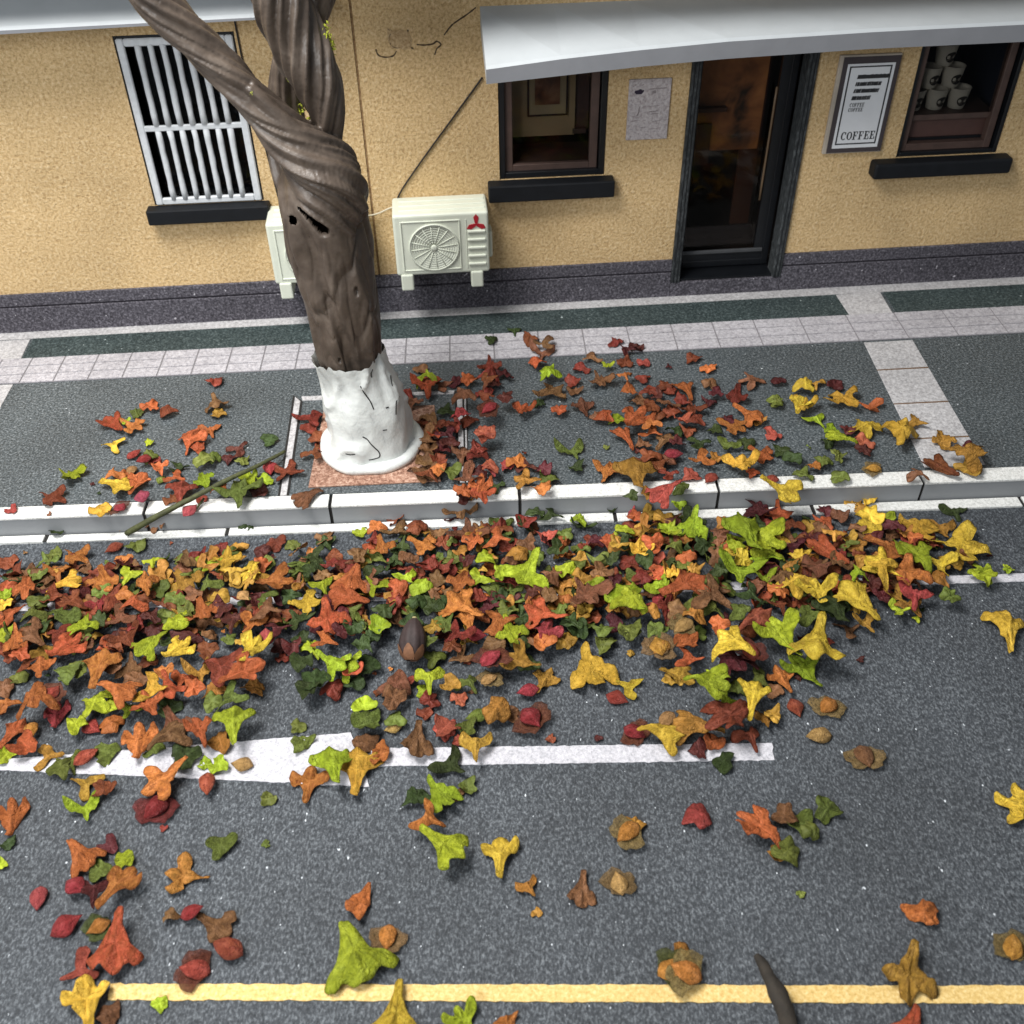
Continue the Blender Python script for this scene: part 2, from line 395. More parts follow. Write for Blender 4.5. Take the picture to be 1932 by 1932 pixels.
# cross rows of pavers
def paver_quad(c4, mat='pale', z=.006):
    ps = [P(u, v, 0) for u, v in c4]
    return prism('paver', [(p.x, p.y) for p in ps], .001, z, M[mat], pav, .002)
L0, L1, R0, R1 = (1629, 645.5), (1740.5, 874.7), (1720.6, 641), (1838, 842)
def lr(p, q, v): t = (v-p[1])/(q[1]-p[1]); return (p[0]+(q[0]-p[0])*t, v)
cuts = [646, 699, 763, 829, 884]
for a, b in zip(cuts, cuts[1:]):
    paver_quad([lr(L0, L1, a+1.2), lr(R0, R1, a-3.5), lr(R0, R1, b-6.5), lr(L0, L1, b-1.2)])
    j = [P(*lr(L0, L1, b-1.6)), P(*lr(R0, R1, b-6.9)), P(*lr(R0, R1, b-4)), P(*lr(L0, L1, b+1.4))]
    if b < 880: prism('paver_joint', [(p.x, p.y) for p in j], .0005, .0035, M['rust_joint'], pav)
paver_quad([(1577, 557.5), (1660, 551.5), (1684, 592), (1603, 596.5)])
paver_quad([(-70, 649), (57, 641), (40, 677), (-90, 684)])
paver_quad([(-130, 735), (25, 726), (-5, 780), (-170, 790)])
paver_quad([(-174, 793), (-7, 783), (-55, 860), (-230, 870)])
# tactile tiles, each with two grooves
def tile_row():
    us = [0]
    marks = [-118, -62, -8, 50, 113, 177, 241, 305, 369, 433, 497, 562, 627, 692, 766, 849, 932, 1017, 1102, 1187, 1272, 1351, 1430, 1518, 1608, 1700, 1792, 1884, 1976, 2068, 2160]
    vm = lambda u: 703 - 100*u/1932
    xs = [P(u, vm(u), 0).x for u in marks]
    for a, b in zip(xs, xs[1:]):
        bm = bmesh.new(); g = .006
        for k in range(3):
            f0, f1 = k/3, (k+1)/3
            y = lambda x, f: tact_front(x) + (tact_back(x)-tact_front(x))*f
            e = .005
            x0, x1 = a+g, b-g
            poly = [(x0, y(x0, f0)+e), (x1, y(x1, f0)+e), (x1, y(x1, f1)-e), (x0, y(x0, f1)-e)]
            lo = [bm.verts.new((px, py, .002)) for px, py in poly]; hi = [bm.verts.new((px, py, .010)) for px, py in poly]
            bm.faces.new(hi)
            for i in range(4): bm.faces.new((lo[i], lo[(i+1) % 4], hi[(i+1) % 4], hi[i]))
        bm_obj('tactile_tile', bm, M['lilac'], pav)
tile_row()
band('tactile_bed', tact_front, tact_back, XL, XR, .001, .0052, plain_mat('tactile_groove', (.20, .19, .20), .9, .15), pav)

# tree pit: soil panel and pale frame bars
pit = struct(empty('tree_pit', (0, 0, 0)))
def flat_poly(name, pts, z0, z1, mat, parent, bev=.002):
    ps = [P(u, v, 0) for u, v in pts]; return prism(name, [(p.x, p.y) for p in ps], z0, z1, mat, parent, bev)
flat_poly('soil', [(582, 921), (611, 776), (820, 766), (832, 909)], .001, .012, M['soil'], pit, .004)
flat_poly('frame_bed', [(553, 746), (571, 758), (545, 937.5), (524, 938)], .0005, .004, M['joint'], pit, 0)
flat_poly('frame_bar', [(557, 750), (567, 758), (541, 936), (529, 936.5)], .001, .009, M['pale'], pit)
flat_poly('frame_bar', [(569, 749.5), (858, 738), (856, 744), (571, 757)], .001, .009, M['pale'], pit)
flat_poly('frame_bed', [(857, 738), (882, 737), (884, 914), (864, 915)], .0005, .004, M['joint'], pit, 0)
flat_poly('frame_bar', [(862, 741), (872, 740), (877, 911), (868, 911.5)], .001, .009, M['pale'], pit)
flat_poly('frame_bar', [(875.5, 740), (879, 740), (883, 911), (880, 911)], .001, .008, M['pale'], pit)

# ================================================================== THE BUILDING
bld = tag(empty('cafe_building', WA, WANG), 'tan plastered cafe front with dark plinth, barred window and glass door', 'building')
X0, X1, ZT = -5.0, 13.5, 3.9
def wx(u, v, d=0): return W(u, v, d)[0]
def wz(u, v, d=0): return W(u, v, d)[1]
w1 = (wx(212, 72)+.0, wx(498, 376), wz(290, 388), wz(212, 68))
w2 = (wx(942, 300), wx(1140, 333), wz(942, 340), 2.15)
w3 = (wx(1690, 297), wx(1881, 287), wz(1690, 298), 2.10)
dr = (wx(1264, 530), wx(1471, 520), wz(1265, 531), 2.18)
PLZ = (wz(0, 560)+wz(1932, 450))/2
crease_x = wx(690, 280)
TH = .10
# wall panels: cells round the openings, left and right of the crease
xs = sorted([X0, X1, crease_x-.009, crease_x+.009] + [c for w in (w1, w2, w3, dr) for c in w[:2]])
zs = sorted([PLZ-.04, ZT] + [c for w in (w1, w2, w3, dr) for c in w[2:]])
zs = [z for z in zs if z >= PLZ-.05]
def opening(x, z):
    for w in (w1, w2, w3, dr):
        if w[0] < x < w[1] and w[2] < z < w[3]: return True
    return crease_x-.009 < x < crease_x+.009
def wall_panel(x_lo, x_hi):
    bm = bmesh.new(); vc = {}
    def v(x, y, z):
        k = (round(x, 5), round(y, 5), round(z, 5))
        if k not in vc: vc[k] = bm.verts.new(k)
        return vc[k]
    cx = [x for x in xs if x_lo-1e-6 <= x <= x_hi+1e-6]
    solid = lambda i, j: 0 <= i < len(cx)-1 and 0 <= j < len(zs)-1 and not opening((cx[i]+cx[i+1])/2, (zs[j]+zs[j+1])/2)
    for i in range(len(cx)-1):
        for j in range(len(zs)-1):
            if not solid(i, j): continue
            a, b, c, d = cx[i], cx[i+1], zs[j], zs[j+1]
            bm.faces.new((v(a, 0, c), v(b, 0, c), v(b, 0, d), v(a, 0, d)))
            bm.faces.new((v(a, TH, d), v(b, TH, d), v(b, TH, c), v(a, TH, c)))
            for (ii, jj, p, q) in ((i-1, j, (a, d), (a, c)), (i+1, j, (b, c), (b, d)), (i, j-1, (a, c), (b, c)), (i, j+1, (b, d), (a, d))):
                if not solid(ii, jj):
                    bm.faces.new((v(p[0], 0, p[1]), v(p[0], TH, p[1]), v(q[0], TH, q[1]), v(q[0], 0, q[1])))
    return bm_obj('wall', bm, M['plaster'], bld)
wall_panel(X0, crease_x-.009); wall_panel(crease_x+.009, X1)
box('wall_crease', crease_x-.03, crease_x+.03, .008, .09, PLZ-.04, ZT, M['brown_crease'], bld)
# plinth in two courses with a dark groove, cut at the door
for a, b in ((X0, dr[0]), (dr[1], X1)):
    p = box('plinth', a, b, -.022, .09, -.02, PLZ*.66, M['plinth'], bld, .004)
    box('plinth_course', a, b, -.018, .09, PLZ*.66+.014, PLZ, M['plinth'], p, .004)
    box('plinth_groove', a, b, -.006, .085, PLZ*.66-.01, PLZ*.66+.03, M['plinth_line'], p)
box('door_step', dr[0]+.001, dr[1]-.001, -.024, .30, -.02, dr[2]-.002, M['plinth'], bld, .004)
# unseen upper storey ledge, added and sized to shade the canopy tops
box('unseen_ledge', X0, X1, -.52, TH, 2.72, 2.86, M['canopy_shaded'], bld, .01)

# plaster crack near the canopy
def wall_curve(name, pts, r, mat, parent, d=.0):
    pp = [Vector((wx(u, v), -d, wz(u, v))) for u, v in pts]
    pp = catmull(pp, 4)
    return tube(name, pp, [r*(.7+.6*random.random()) for _ in pp], mat, parent, 6)
stain = [(730, 52), (742, 58), (758, 56), (772, 60), (778, 76), (776, 90), (764, 94), (750, 90), (740, 92), (732, 78)]
sv = [(wx(u, v), y, wz(u, v)) for y in (-.003, .002) for u, v in stain]; ns = len(stain)
mesh_obj('plaster_patch', sv, [tuple(range(ns))] + [(ns+i, ns+(i+1) % ns, (i+1) % ns, i) for i in range(ns)], grain_mat('worn_plaster', (.32, .20, .09), (.52, .36, .19), (.68, .51, .31), 44, .9, None, .2, 1.0), bld)
for k, pts in enumerate(([(732, 54), (737, 62), (734, 72), (738, 85), (748, 90), (760, 88)], [(770, 56), (768, 68), (775, 76), (772, 86), (780, 92)], [(709, 93), (714, 104), (728, 108), (742, 105), (748, 96)], [(786, 84), (800, 85), (816, 83), (824, 78), (832, 84), (824, 92), (820, 104)], [(838, 66), (850, 50), (862, 40), (880, 28), (898, 14)])):
    wall_curve('plaster_crack', pts, .0055, M['crack'], bld, -.002)

# canopies: sloping slab with a thick front edge
def canopy(front_top, front_bot, back_z, d, x_end=None, x_start=None):
    FT = [(wx(u, v, d), wz(u, v, d)) for u, v in front_top]; FB = [(wx(u, v, d), wz(u, v, d)) for u, v in front_bot]
    V, F = [], []
    for (xt, zt), (xb, zb) in zip(FT, FB):
        V += [(xt, 0.0, back_z), (xt, -d+.02, zt+.006), (xt, -d, zt-.012), (xt, -d, zb), (xt, 0.0, back_z-.17)]
    n = len(FT)
    for i in range(n-1):
        for k in range(5): F.append((i*5+k, i*5+(k+1) % 5, (i+1)*5+(k+1) % 5, (i+1)*5+k))
    F.append(tuple(range(5))[::-1]); F.append(tuple((n-1)*5+k for k in range(5)))
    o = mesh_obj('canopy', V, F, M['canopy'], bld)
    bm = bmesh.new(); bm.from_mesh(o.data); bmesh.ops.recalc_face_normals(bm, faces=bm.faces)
    bm.to_mesh(o.data); bm.free(); o.data.materials.append(M['canopy_shaded'])
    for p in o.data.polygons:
        if p.normal.y < -.8: p.material_index = 1  # front faces take the grey with shade in its colour
    return o, FT, FB
CD = .52
can, FT, FB = canopy([(917, 128), (1060, 108), (1210, 91), (1374, 75), (1650, 57), (1931, 43), (2600, 8)], [(919, 159), (1060, 143), (1210, 126), (1373, 111), (1650, 92), (1931, 79), (2600, 45)], wz(905, 12), CD)
# small print on the canopy top
def on_canopy(u, v, zt=None):
    # the top runs from (y=0, back_z) to (y=-CD, front z)
    zb = wz(905, 12); d = ROT @ _ray(u, v)
    lo, hi = 0.0, CD
    for _ in range(40):
        m = (lo+hi)/2; x, z = W(u, v, m); 
        zf = np.interp(x, [a for a, _ in FT], [b for _, b in FT]); zs_ = zb + (zf-zb)*m/CD
        if z > zs_: lo = m
        else: hi = m
    x, z = W(u, v, m); return Vector((x, -m, z+.004))
for (u0, u1, v0, v1) in ((1225, 1229.5, 62, 65.6), (1230.5, 1235, 62.4, 66), (1237, 1241, 63, 66.8), (1242, 1246.5, 63.6, 67.6)):
    q = [on_canopy(u0+.8, v0), on_canopy(u1+.8, v0+.4), on_canopy(u1, v1), on_canopy(u0, v1-.4)]
    mesh_obj('canopy_print', q + [p - Vector((0, 0, .002)) for p in q], [(3, 2, 1, 0), (0, 1, 5, 4), (1, 2, 6, 5), (2, 3, 7, 6), (3, 0, 4, 7)], M['ink_soft'], can)
canopy([(-1200, 119), (0, 54), (240, 41.5), (484, 29), (590, 23)], [(-1200, 135), (0, 65), (240, 51), (484, 37.5), (590, 31.5)], wz(0, -40), .40)

# ---- barred window
def win_room(w, depth, mat, name='room'):
    x0, x1, z0, z1 = w; e = .02
    V = [(x0-e, TH-.004, z0-e), (x1+e, TH-.004, z0-e), (x1+e, TH-.004, z1+e), (x0-e, TH-.004, z1+e), (x0-e, depth, z0-e), (x1+e, depth, z0-e), (x1+e, depth, z1+e), (x0-e, depth, z1+e)]
    F = [(4, 5, 6, 7), (0, 1, 5, 4), (1, 2, 6, 5), (2, 3, 7, 6), (3, 0, 4, 7)]
    return mesh_obj(name, V, F, mat, bld)
win = win_room(w1, .22, M['dark_glass'], 'window'); win['label'] = 'barred window with grey white grille over a black sill'
x0, x1, z0, z1 = w1
def ring(name, x0, x1, z0, z1, wd, y0, y1, mat, parent, bev=.004):
    bm = bmesh.new()
    add_box(bm, x0, x0+wd, y0, y1, z0, z1, bev); add_box(bm, x1-wd, x1, y0, y1, z0, z1, bev)
    add_box(bm, x0+wd, x1-wd, y0+.001, y1-.001, z0, z0+wd, bev); add_box(bm, x0+wd, x1-wd, y0+.001, y1-.001, z1-wd, z1, bev)
    return bm_obj(name, bm, mat, parent)
ring('outline', x0+.001, x1-.001, z0+.001, z1-.001, .022, .004, .06, M['black'], win)
ring('frame', x0+.014, x1-.014, z0+.004, z1-.02, .052, -.012, .02, M['grille'], win, .008)
gx0, gx1, gz0, gz1 = x0+.066, x1-.066, z0+.05, z1-.07
zm = (gz0+gz1)/2 - .02
box('cross_rail', gx0-.01, gx1+.01, -.008, .018, zm-.02, zm+.02, M['grille'], win, .006)
for i in range(7):
    cx_ = gx0 + (gx1-gx0)*(i+1)/8
    for za, zb in ((gz0-.01, zm-.018), (zm+.018, gz1+.01)):
        pts = [Vector((cx_+random.uniform(-.002, .002), .004, za+(zb-za)*t/7)) for t in range(8)]
        tube('bar', pts, [.0225*random.uniform(.9, 1.1) for _ in pts], M['grille'], win, 8)
box('pane', x0+.03, x1-.03, .10, .106, z0+.02, z1-.02, M['glass'], win)
box('sill', wx(285, 405)-.01, wx(507, 392, .1)+.0, -.10, .05, z0-.118, z0-.001, M['black_sill'], win, .012, 2)

# ---- shop window beside the first wall unit
win2 = win_room(w2, .95, M['room_dark'], 'window'); win2['label'] = 'dark shop window with brown frame and framed picture inside'
x0, x1, z0, z1 = w2
ring('frame', x0+.045, x1-.055, z0+.03, z1, .062, .05, .12, M['brown_frame'], win2)
ring('reveal', x0+.002, x1-.002, z0+.002, z1-.002, .045, .012, .10, M['black'], win2)
box('pane', x0+.09, x1-.10, .085, .09, z0+.08, z1-.06, M['glass'], win2)
box('counter', x0-.01, x1+.01, .125, .5, z0-.01, z0+.075, M['panel_brown'], win2)
q = -.26
box('inner_wall', x0-.015, wx(1085, 200, q), .262, .29, wz(1010, 257, q), z1+.015, M['room_cream'], win2)
box('inner_ledge', wx(1080, 246, q), wx(1105, 246, q), .25, .28, wz(1090, 251, q), wz(1090, 242, q), M['brown_frame'], win2)
box('red_curtain', wx(1086, 200, q), wx(1112, 200, q), .30, .32, wz(1090, 250, q), z1+.015, M['panel_brown'], win2)
box('sill', wx(922, 362, .1), wx(1160, 348, .1), -.115, .05, z0-.135, z0-.001, M['black_sill'], win2, .012, 2)
pic = tag(empty('framed_picture'), 'framed brown painting hanging on the cream wall inside the shop window', 'picture')
pic.location = bld.matrix_basis @ Vector((0, 0, 0)); pic.rotation_euler = (0, 0, WANG)
pl, pr, pb = wx(995, 200, -.24), wx(1071, 200, -.24), wz(1030, 219, -.24)
ring('frame', pl, pr, pb, z1+.01, .014, .232, .258, M['frame_dark'], pic)
box('mount', pl+.012, pr-.012, .242, .26, pb+.012, z1+.005, M['paper_cream'], pic)
box('painting', wx(1009, 190, -.24), wx(1056, 190, -.24), .234, .241, wz(1030, 197, -.24), z1, M['art'], pic)

# ---- shop window with the cups
win3 = win_room(w3, .85, M['room_blue'], 'window'); win3['label'] = 'dark shop window with brown shelf and paper cups inside'
x0, x1, z0, z1 = w3
ring('reveal', x0+.002, x1-.002, z0+.002, z1-.002, .030, .012, .10, M['black'], win3)
ring('frame', x0+.032, x1-.050, z0+.03, z1, .055, .05, .12, M['brown_frame'], win3)
SHZ = wz(1710, 215, -.12)
box('shelf', x0+.02, x1-.062, .085, .55, SHZ-.045, SHZ, M['brown_frame'], win3, .004)
box('lower_panel', x0+.04, x1-.05, .14, .17, z0+.05, SHZ-.05, M['panel_brown'], win3)
box('panel_trim', x0+.088, x1-.106, .118, .135, z0+.086, z0+.105, M['black'], win3)
box('sill', wx(1650, 320, .1), wx(1911, 303, .1), -.115, .05, z0-.125, z0-.001, M['black_sill'], win3, .02, 3)

def make_cup():
    t = empty('paper_cup')
    r0, r1, h = .062, .083, .155
    prof = [(0.0, .0), (r0*.9, .0), (r0, .004)] + [(r0+(r1-r0)*k/5, .004+(h-.008)*k/5) for k in range(1, 6)] + [(r1+.004, h), (r1+.001, h+.004), (r1-.006, h), (r1-.008, h-.02), (0.0, h-.022)]
    lathe('body', prof, M['cup'], t, 28)
    V, F = [(0, 0, 0)], []
    rad = lambda z: r0+(r1-r0)*z/h+.002
    def onb(th, z): return (rad(z)*math.cos(th), rad(z)*math.sin(th), z)
    a0, zc = -math.pi/2, h*.44
    V = [onb(a0, zc)]; n = 22
    for k in range(n):
        t_ = 2*math.pi*k/n; V.append(onb(a0+.62*math.cos(t_), zc+.040*math.sin(t_)))
    F = [(0, 1+k, 1+(k+1) % n) for k in range(n)]
    bean = mesh_obj('bean_mark', V, F, M['bean'], t)
    V2, F2 = [], []
    rad2 = lambda z: r0+(r1-r0)*z/h+.004
    for k in range(9):
        s = -1+2*k/8; th = a0+.44*s; z = zc+.012*math.sin(s*2.2)+.010*s
        for dz in (-.0028, .0028): V2.append((rad2(z)*math.cos(th), rad2(z)*math.sin(th), z+dz))
    F2 = [(2*k, 2*k+2, 2*k+3, 2*k+1) for k in range(8)]
    mesh_obj('crease', V2, F2, M['bean_line'], bean)
    return t
cup0 = make_cup()
TT = bld.matrix_basis
BM = Matrix.Translation(WA) @ Matrix.Rotation(WANG, 4, 'Z')
csp = .178; cx0 = x0+.135
def cup_label(r, i):
    return [['white paper cup with bean mark at the frame end of the bottom row', 'white paper cup with bean mark in the middle of the bottom row', 'white paper cup with bean mark at the open end of the bottom row'],
            ['white paper cup resting on two cups beside the window frame, second row', 'white paper cup in second row of the stack, farther from window frame'],
            ['single white paper cup topping the stacked cups on the shelf']][r][i]
first = True
for r in range(3):
    for i in range(3-r):
        c = cup0 if first else copy_tree(cup0); first = False
        c.location = BM @ Vector((cx0+csp*(i+r*.5), .22+.01*r, SHZ+r*.163)); c.rotation_euler = (0, 0, WANG+random.uniform(.1, .4))
        tag(c, cup_label(r, i), 'cup', 'paper cups stacked on the window shelf')
box('pane', x0+.08, x1-.10, .075, .08, SHZ+.005, z1-.06, M['glass'], win3)

# ---- glass door
x0, x1, z0, z1 = dr
door = win_room(dr, 1.0, M['room_dark'], 'door'); door['label'] = 'dark glass door with charcoal jambs'
jw = .075
box('jamb', x0+.001, x0+jw, -.03, .12, z0+.001, z1, M['jamb'], door, .006)
box('jamb', x1-jw, x1-.001, -.03, .12, z0+.001, z1, M['jamb'], door, .006)
for k in (.25, .62):
    box('jamb_groove', x1-jw+k*jw, x1-jw+k*jw+.006, -.0325, -.028, z0+.002, z1, M['black'], door)
    box('jamb_groove', x0+k*jw, x0+k*jw+.006, -.0325, -.028, z0+.002, z1, M['black'], door)
LY = .16
ring('leaf_frame', x0+jw, x1-jw, z0+.03, z1, .055, LY, LY+.05, M['black'], door)
box('bottom_panel', x0+jw+.05, x1-jw-.05, LY+.005, LY+.045, z0+.085, z0+.16, M['black'], door)
box('kick_bar', x0+jw+.03, x1-jw-.06, LY-.012, LY+.01, z0+.155, z0+.185, M['grey_bar'], door, .004)
box('leaf_stile', x1-jw-.13, x1-jw-.05, LY+.004, LY+.046, z0+.185, z1, M['black'], door)
box('pane', x0+jw+.05, x1-jw-.12, LY+.02, LY+.028, z0+.17, z1-.05, M['door_glass'], door)
box('threshold', x0+jw, x1-jw, .0, LY+.06, z0+.001, z0+.02, M['black'], door)
box('back_panel', x0+jw, x1-jw-.16, .38, .40, z0+.95, z1, M['warm_room'], door)
box('back_shelf', x0+jw, x0+.40, .32, .38, z0+1.28, z0+1.31, M['frame_dark'], door)
box('counter_front', x0+jw, x0+.30, .34, .37, z0+.85, z0+1.18, M['frame_dark'], door)
box('curtain', x1-jw-.30, x1-jw-.14, .395, .41, z0+.3, z1, M['frame_dark'], door)
tube('handle_rod', [Vector((x1-jw-.155, LY-.02, z0+.62+.9*t/6)) for t in range(7)], .009, plain_mat('brass_rod', (.14, .09, .05), .5, .1), door, 8)

# ---- lettering built from strokes
def glyph(ch):
    """list of quads in a unit box (width .78, height 1), slab-serif style"""
    q = []
    bar = lambda x0, x1, y0, y1: q.append([(x0, y0), (x1, y0), (x1, y1), (x0, y1)])
    if ch in 'CO':
        n = 26; a0, a1 = (0, 2*math.pi) if ch == 'O' else (math.radians(42), math.radians(318))
        for k in range(n):
            ta, tb = a0+(a1-a0)*k/n, a0+(a1-a0)*(k+1)/n
            def pt(t, inn):
                rx, ry = (.40, .5) if not inn else (.20, .43)
                return (.40+rx*math.cos(t), .5+ry*math.sin(t))
            q.append([pt(ta, False), pt(tb, False), pt(tb, True), pt(ta, True)])
        if ch == 'C': bar(.60, .70, .66, .96)
    else:
        bar(.14, .34, .04, .96); bar(.02, .46, .0, .06); bar(.02, .74, .93, 1.0); bar(.64, .74, .72, .93)
        bar(.34, .55, .47, .54); bar(.50, .57, .38, .63)
        if ch == 'E': bar(.02, .76, .0, .07); bar(.66, .76, .07, .30)
    return q
def lettering(name, text, origin, ex, ez, h, w, mat, parent, slant=0.0, depth=.002):
    V, F = [], []
    for i, ch in enumerate(text):
        for q in glyph(ch):
            if sum(a[0]*b[1]-b[0]*a[1] for a, b in zip(q, q[1:]+q[:1])) < 0: q = q[::-1]
            b = len(V)
            for x, y in q:
                p = origin + ex*((i*.88+x)*w+y*slant*h) + ez*(y*h); V.append(p - Vector((0, depth, 0)))
            for x, y in q:
                p = origin + ex*((i*.88+x)*w+y*slant*h) + ez*(y*h); V.append(p)
            F.append((b, b+1, b+2, b+3))
            for k in range(4): F.append((b+4+k, b+4+(k+1) % 4, b+(k+1) % 4, b+k))
    return mesh_obj(name, V, F, mat, parent)
sx0, sx1 = wx(1556, 285), wx(1658, 280)
sz0, sz1 = wz(1555, 286), wz(1582, 106)
board = tag(empty('menu_board', WA, WANG), 'white menu board with dark border reading COFFEE beside the glass door', 'sign')
box('backing', sx0-.028, sx1+.004, -.030, -.001, sz0-.008, sz1+.012, M['sign_edge'], board, .003)
box('border', sx0, sx1, -.035, -.030, sz0, sz1, M['sign_border'], board)
bw = .036
box('face', sx0+bw, sx1-bw, -.039, -.0345, sz0+bw, sz1-bw-.012, M['sign_white'], board)
ring('inner_line', sx0+bw+.018, sx1-bw-.022, sz0+bw+.028, sz1-bw-.028, .010, -.0415, -.0385, M['ink'], board, 0)
EX, EZ = Vector((1, 0, 0)), Vector((0, 0, 1))
fw = sx1-sx0
lettering('lettering', 'COFFEE', Vector((sx0+bw+.15*(fw-2*bw), -.039, sz0+bw+.10*(sz1-sz0-2*bw))), EX, EZ, .098*(sz1-sz0-2*bw), .74*(fw-2*bw)/5.2, M['ink'], board, .0, .0025)
fz = sz1-bw-.012-(sz0+bw); fxw = sx1-sx0-2*bw
rows = [(.853, .66, .06), (.77, .54, .055), (.69, .53, .055), (.607, .40, .05)]
for k, (zz, ln, hh) in enumerate(rows):
    V, F = [], []; x = sx0+bw+.075+.004*(3-k); end = x+ln*fxw
    hz = fz*.048; zc = sz0+bw+fz*zz
    while x < end-.004:
        w_ = random.uniform(.008, .020); b = len(V); sl = .006
        q = [(x, zc-hz/2), (min(x+w_, end), zc-hz/2), (min(x+w_, end)+sl, zc+hz/2*random.uniform(.75, 1)), (x+sl, zc+hz/2*random.uniform(.75, 1))]
        V += [(a, -.0415, c) for a, c in q] + [(a, -.039, c) for a, c in q]
        F.append((b, b+1, b+2, b+3)); F += [(b+4+i, b+4+(i+1) % 4, b+(i+1) % 4, b+i) for i in range(4)]
        x += w_ + (random.uniform(.001, .004) if k else .0008)
    mesh_obj('text_line', V, F, M['ink'], board)
lettering('text_line', 'COFFEE', Vector((sx0+bw+.072, -.039, sz0+bw+fz*.502)), EX, EZ, fz*.046, .31*fxw/5.2, M['ink'], board, .1)
lettering('text_line', 'COFFEE', Vector((sx0+bw+.068, -.039, sz0+bw+fz*.445)), EX, EZ, fz*.044, .31*fxw/5.2, M['ink'], board, .1)

# ---- grey pink notice
nx0, nx1 = wx(1180, 262), wx(1257, 258); nz0, nz1 = wz(1180, 263), wz(1186, 149)
note = tag(empty('paper_notice', WA, WANG), 'grey pink paper notice with cup print between shop window and door', 'poster')
bm = bmesh.new(); add_box(bm, nx0, nx1, -.022, -.001, nz0, nz1, .003); bm_obj('sheet', bm, M['paper'], note)
nw, nh = nx1-nx0, nz1-nz0
def poly_plate(name, pts, y, mat, parent, t=.0025):
    pts = [(nx0+a*nw, nz0+b*nh) for a, b in pts]
    if sum(a[0]*b[1]-b[0]*a[1] for a, b in zip(pts, pts[1:]+pts[:1])) < 0: pts = pts[::-1]
    n = len(pts); V = [(a, y-t, b) for a, b in pts]+[(a, y, b) for a, b in pts]
    return mesh_obj(name, V, [tuple(range(n))]+[(n+i, n+(i+1) % n, (i+1) % n, i) for i in range(n)], mat, parent)
poly_plate('cup_print', [(.13, .80), (.17, .765), (.30, .765), (.345, .80), (.36, .825), (.33, .83), (.31, .825), (.29, .845), (.25, .845), (.22, .83), (.15, .825)], -.022, M['ink_purple'], note)
poly_plate('print_stroke', [(.265, .56), (.29, .56), (.28, .47), (.255, .42), (.20, .40), (.25, .46)], -.022, M['ink_soft'], note)
for (a, b, c, d) in ((.48, .83, .42, .018), (.55, .76, .10, .05), (.50, .46, .25, .014), (.55, .42, .20, .014), (.46, .55, .30, .008), (.30, .20, .18, .008), (.60, .30, .2, .008), (.12, .32, .2, .006), (.55, .17, .25, .007), (.12, .90, .05, .02), (.29, .90, .06, .012)):
    poly_plate('print_stroke', [(a, b), (a+c, b+.012), (a+c-.01, b+.012+d), (a+.01, b+d)], -.022, M['ink_soft'], note, .0015)

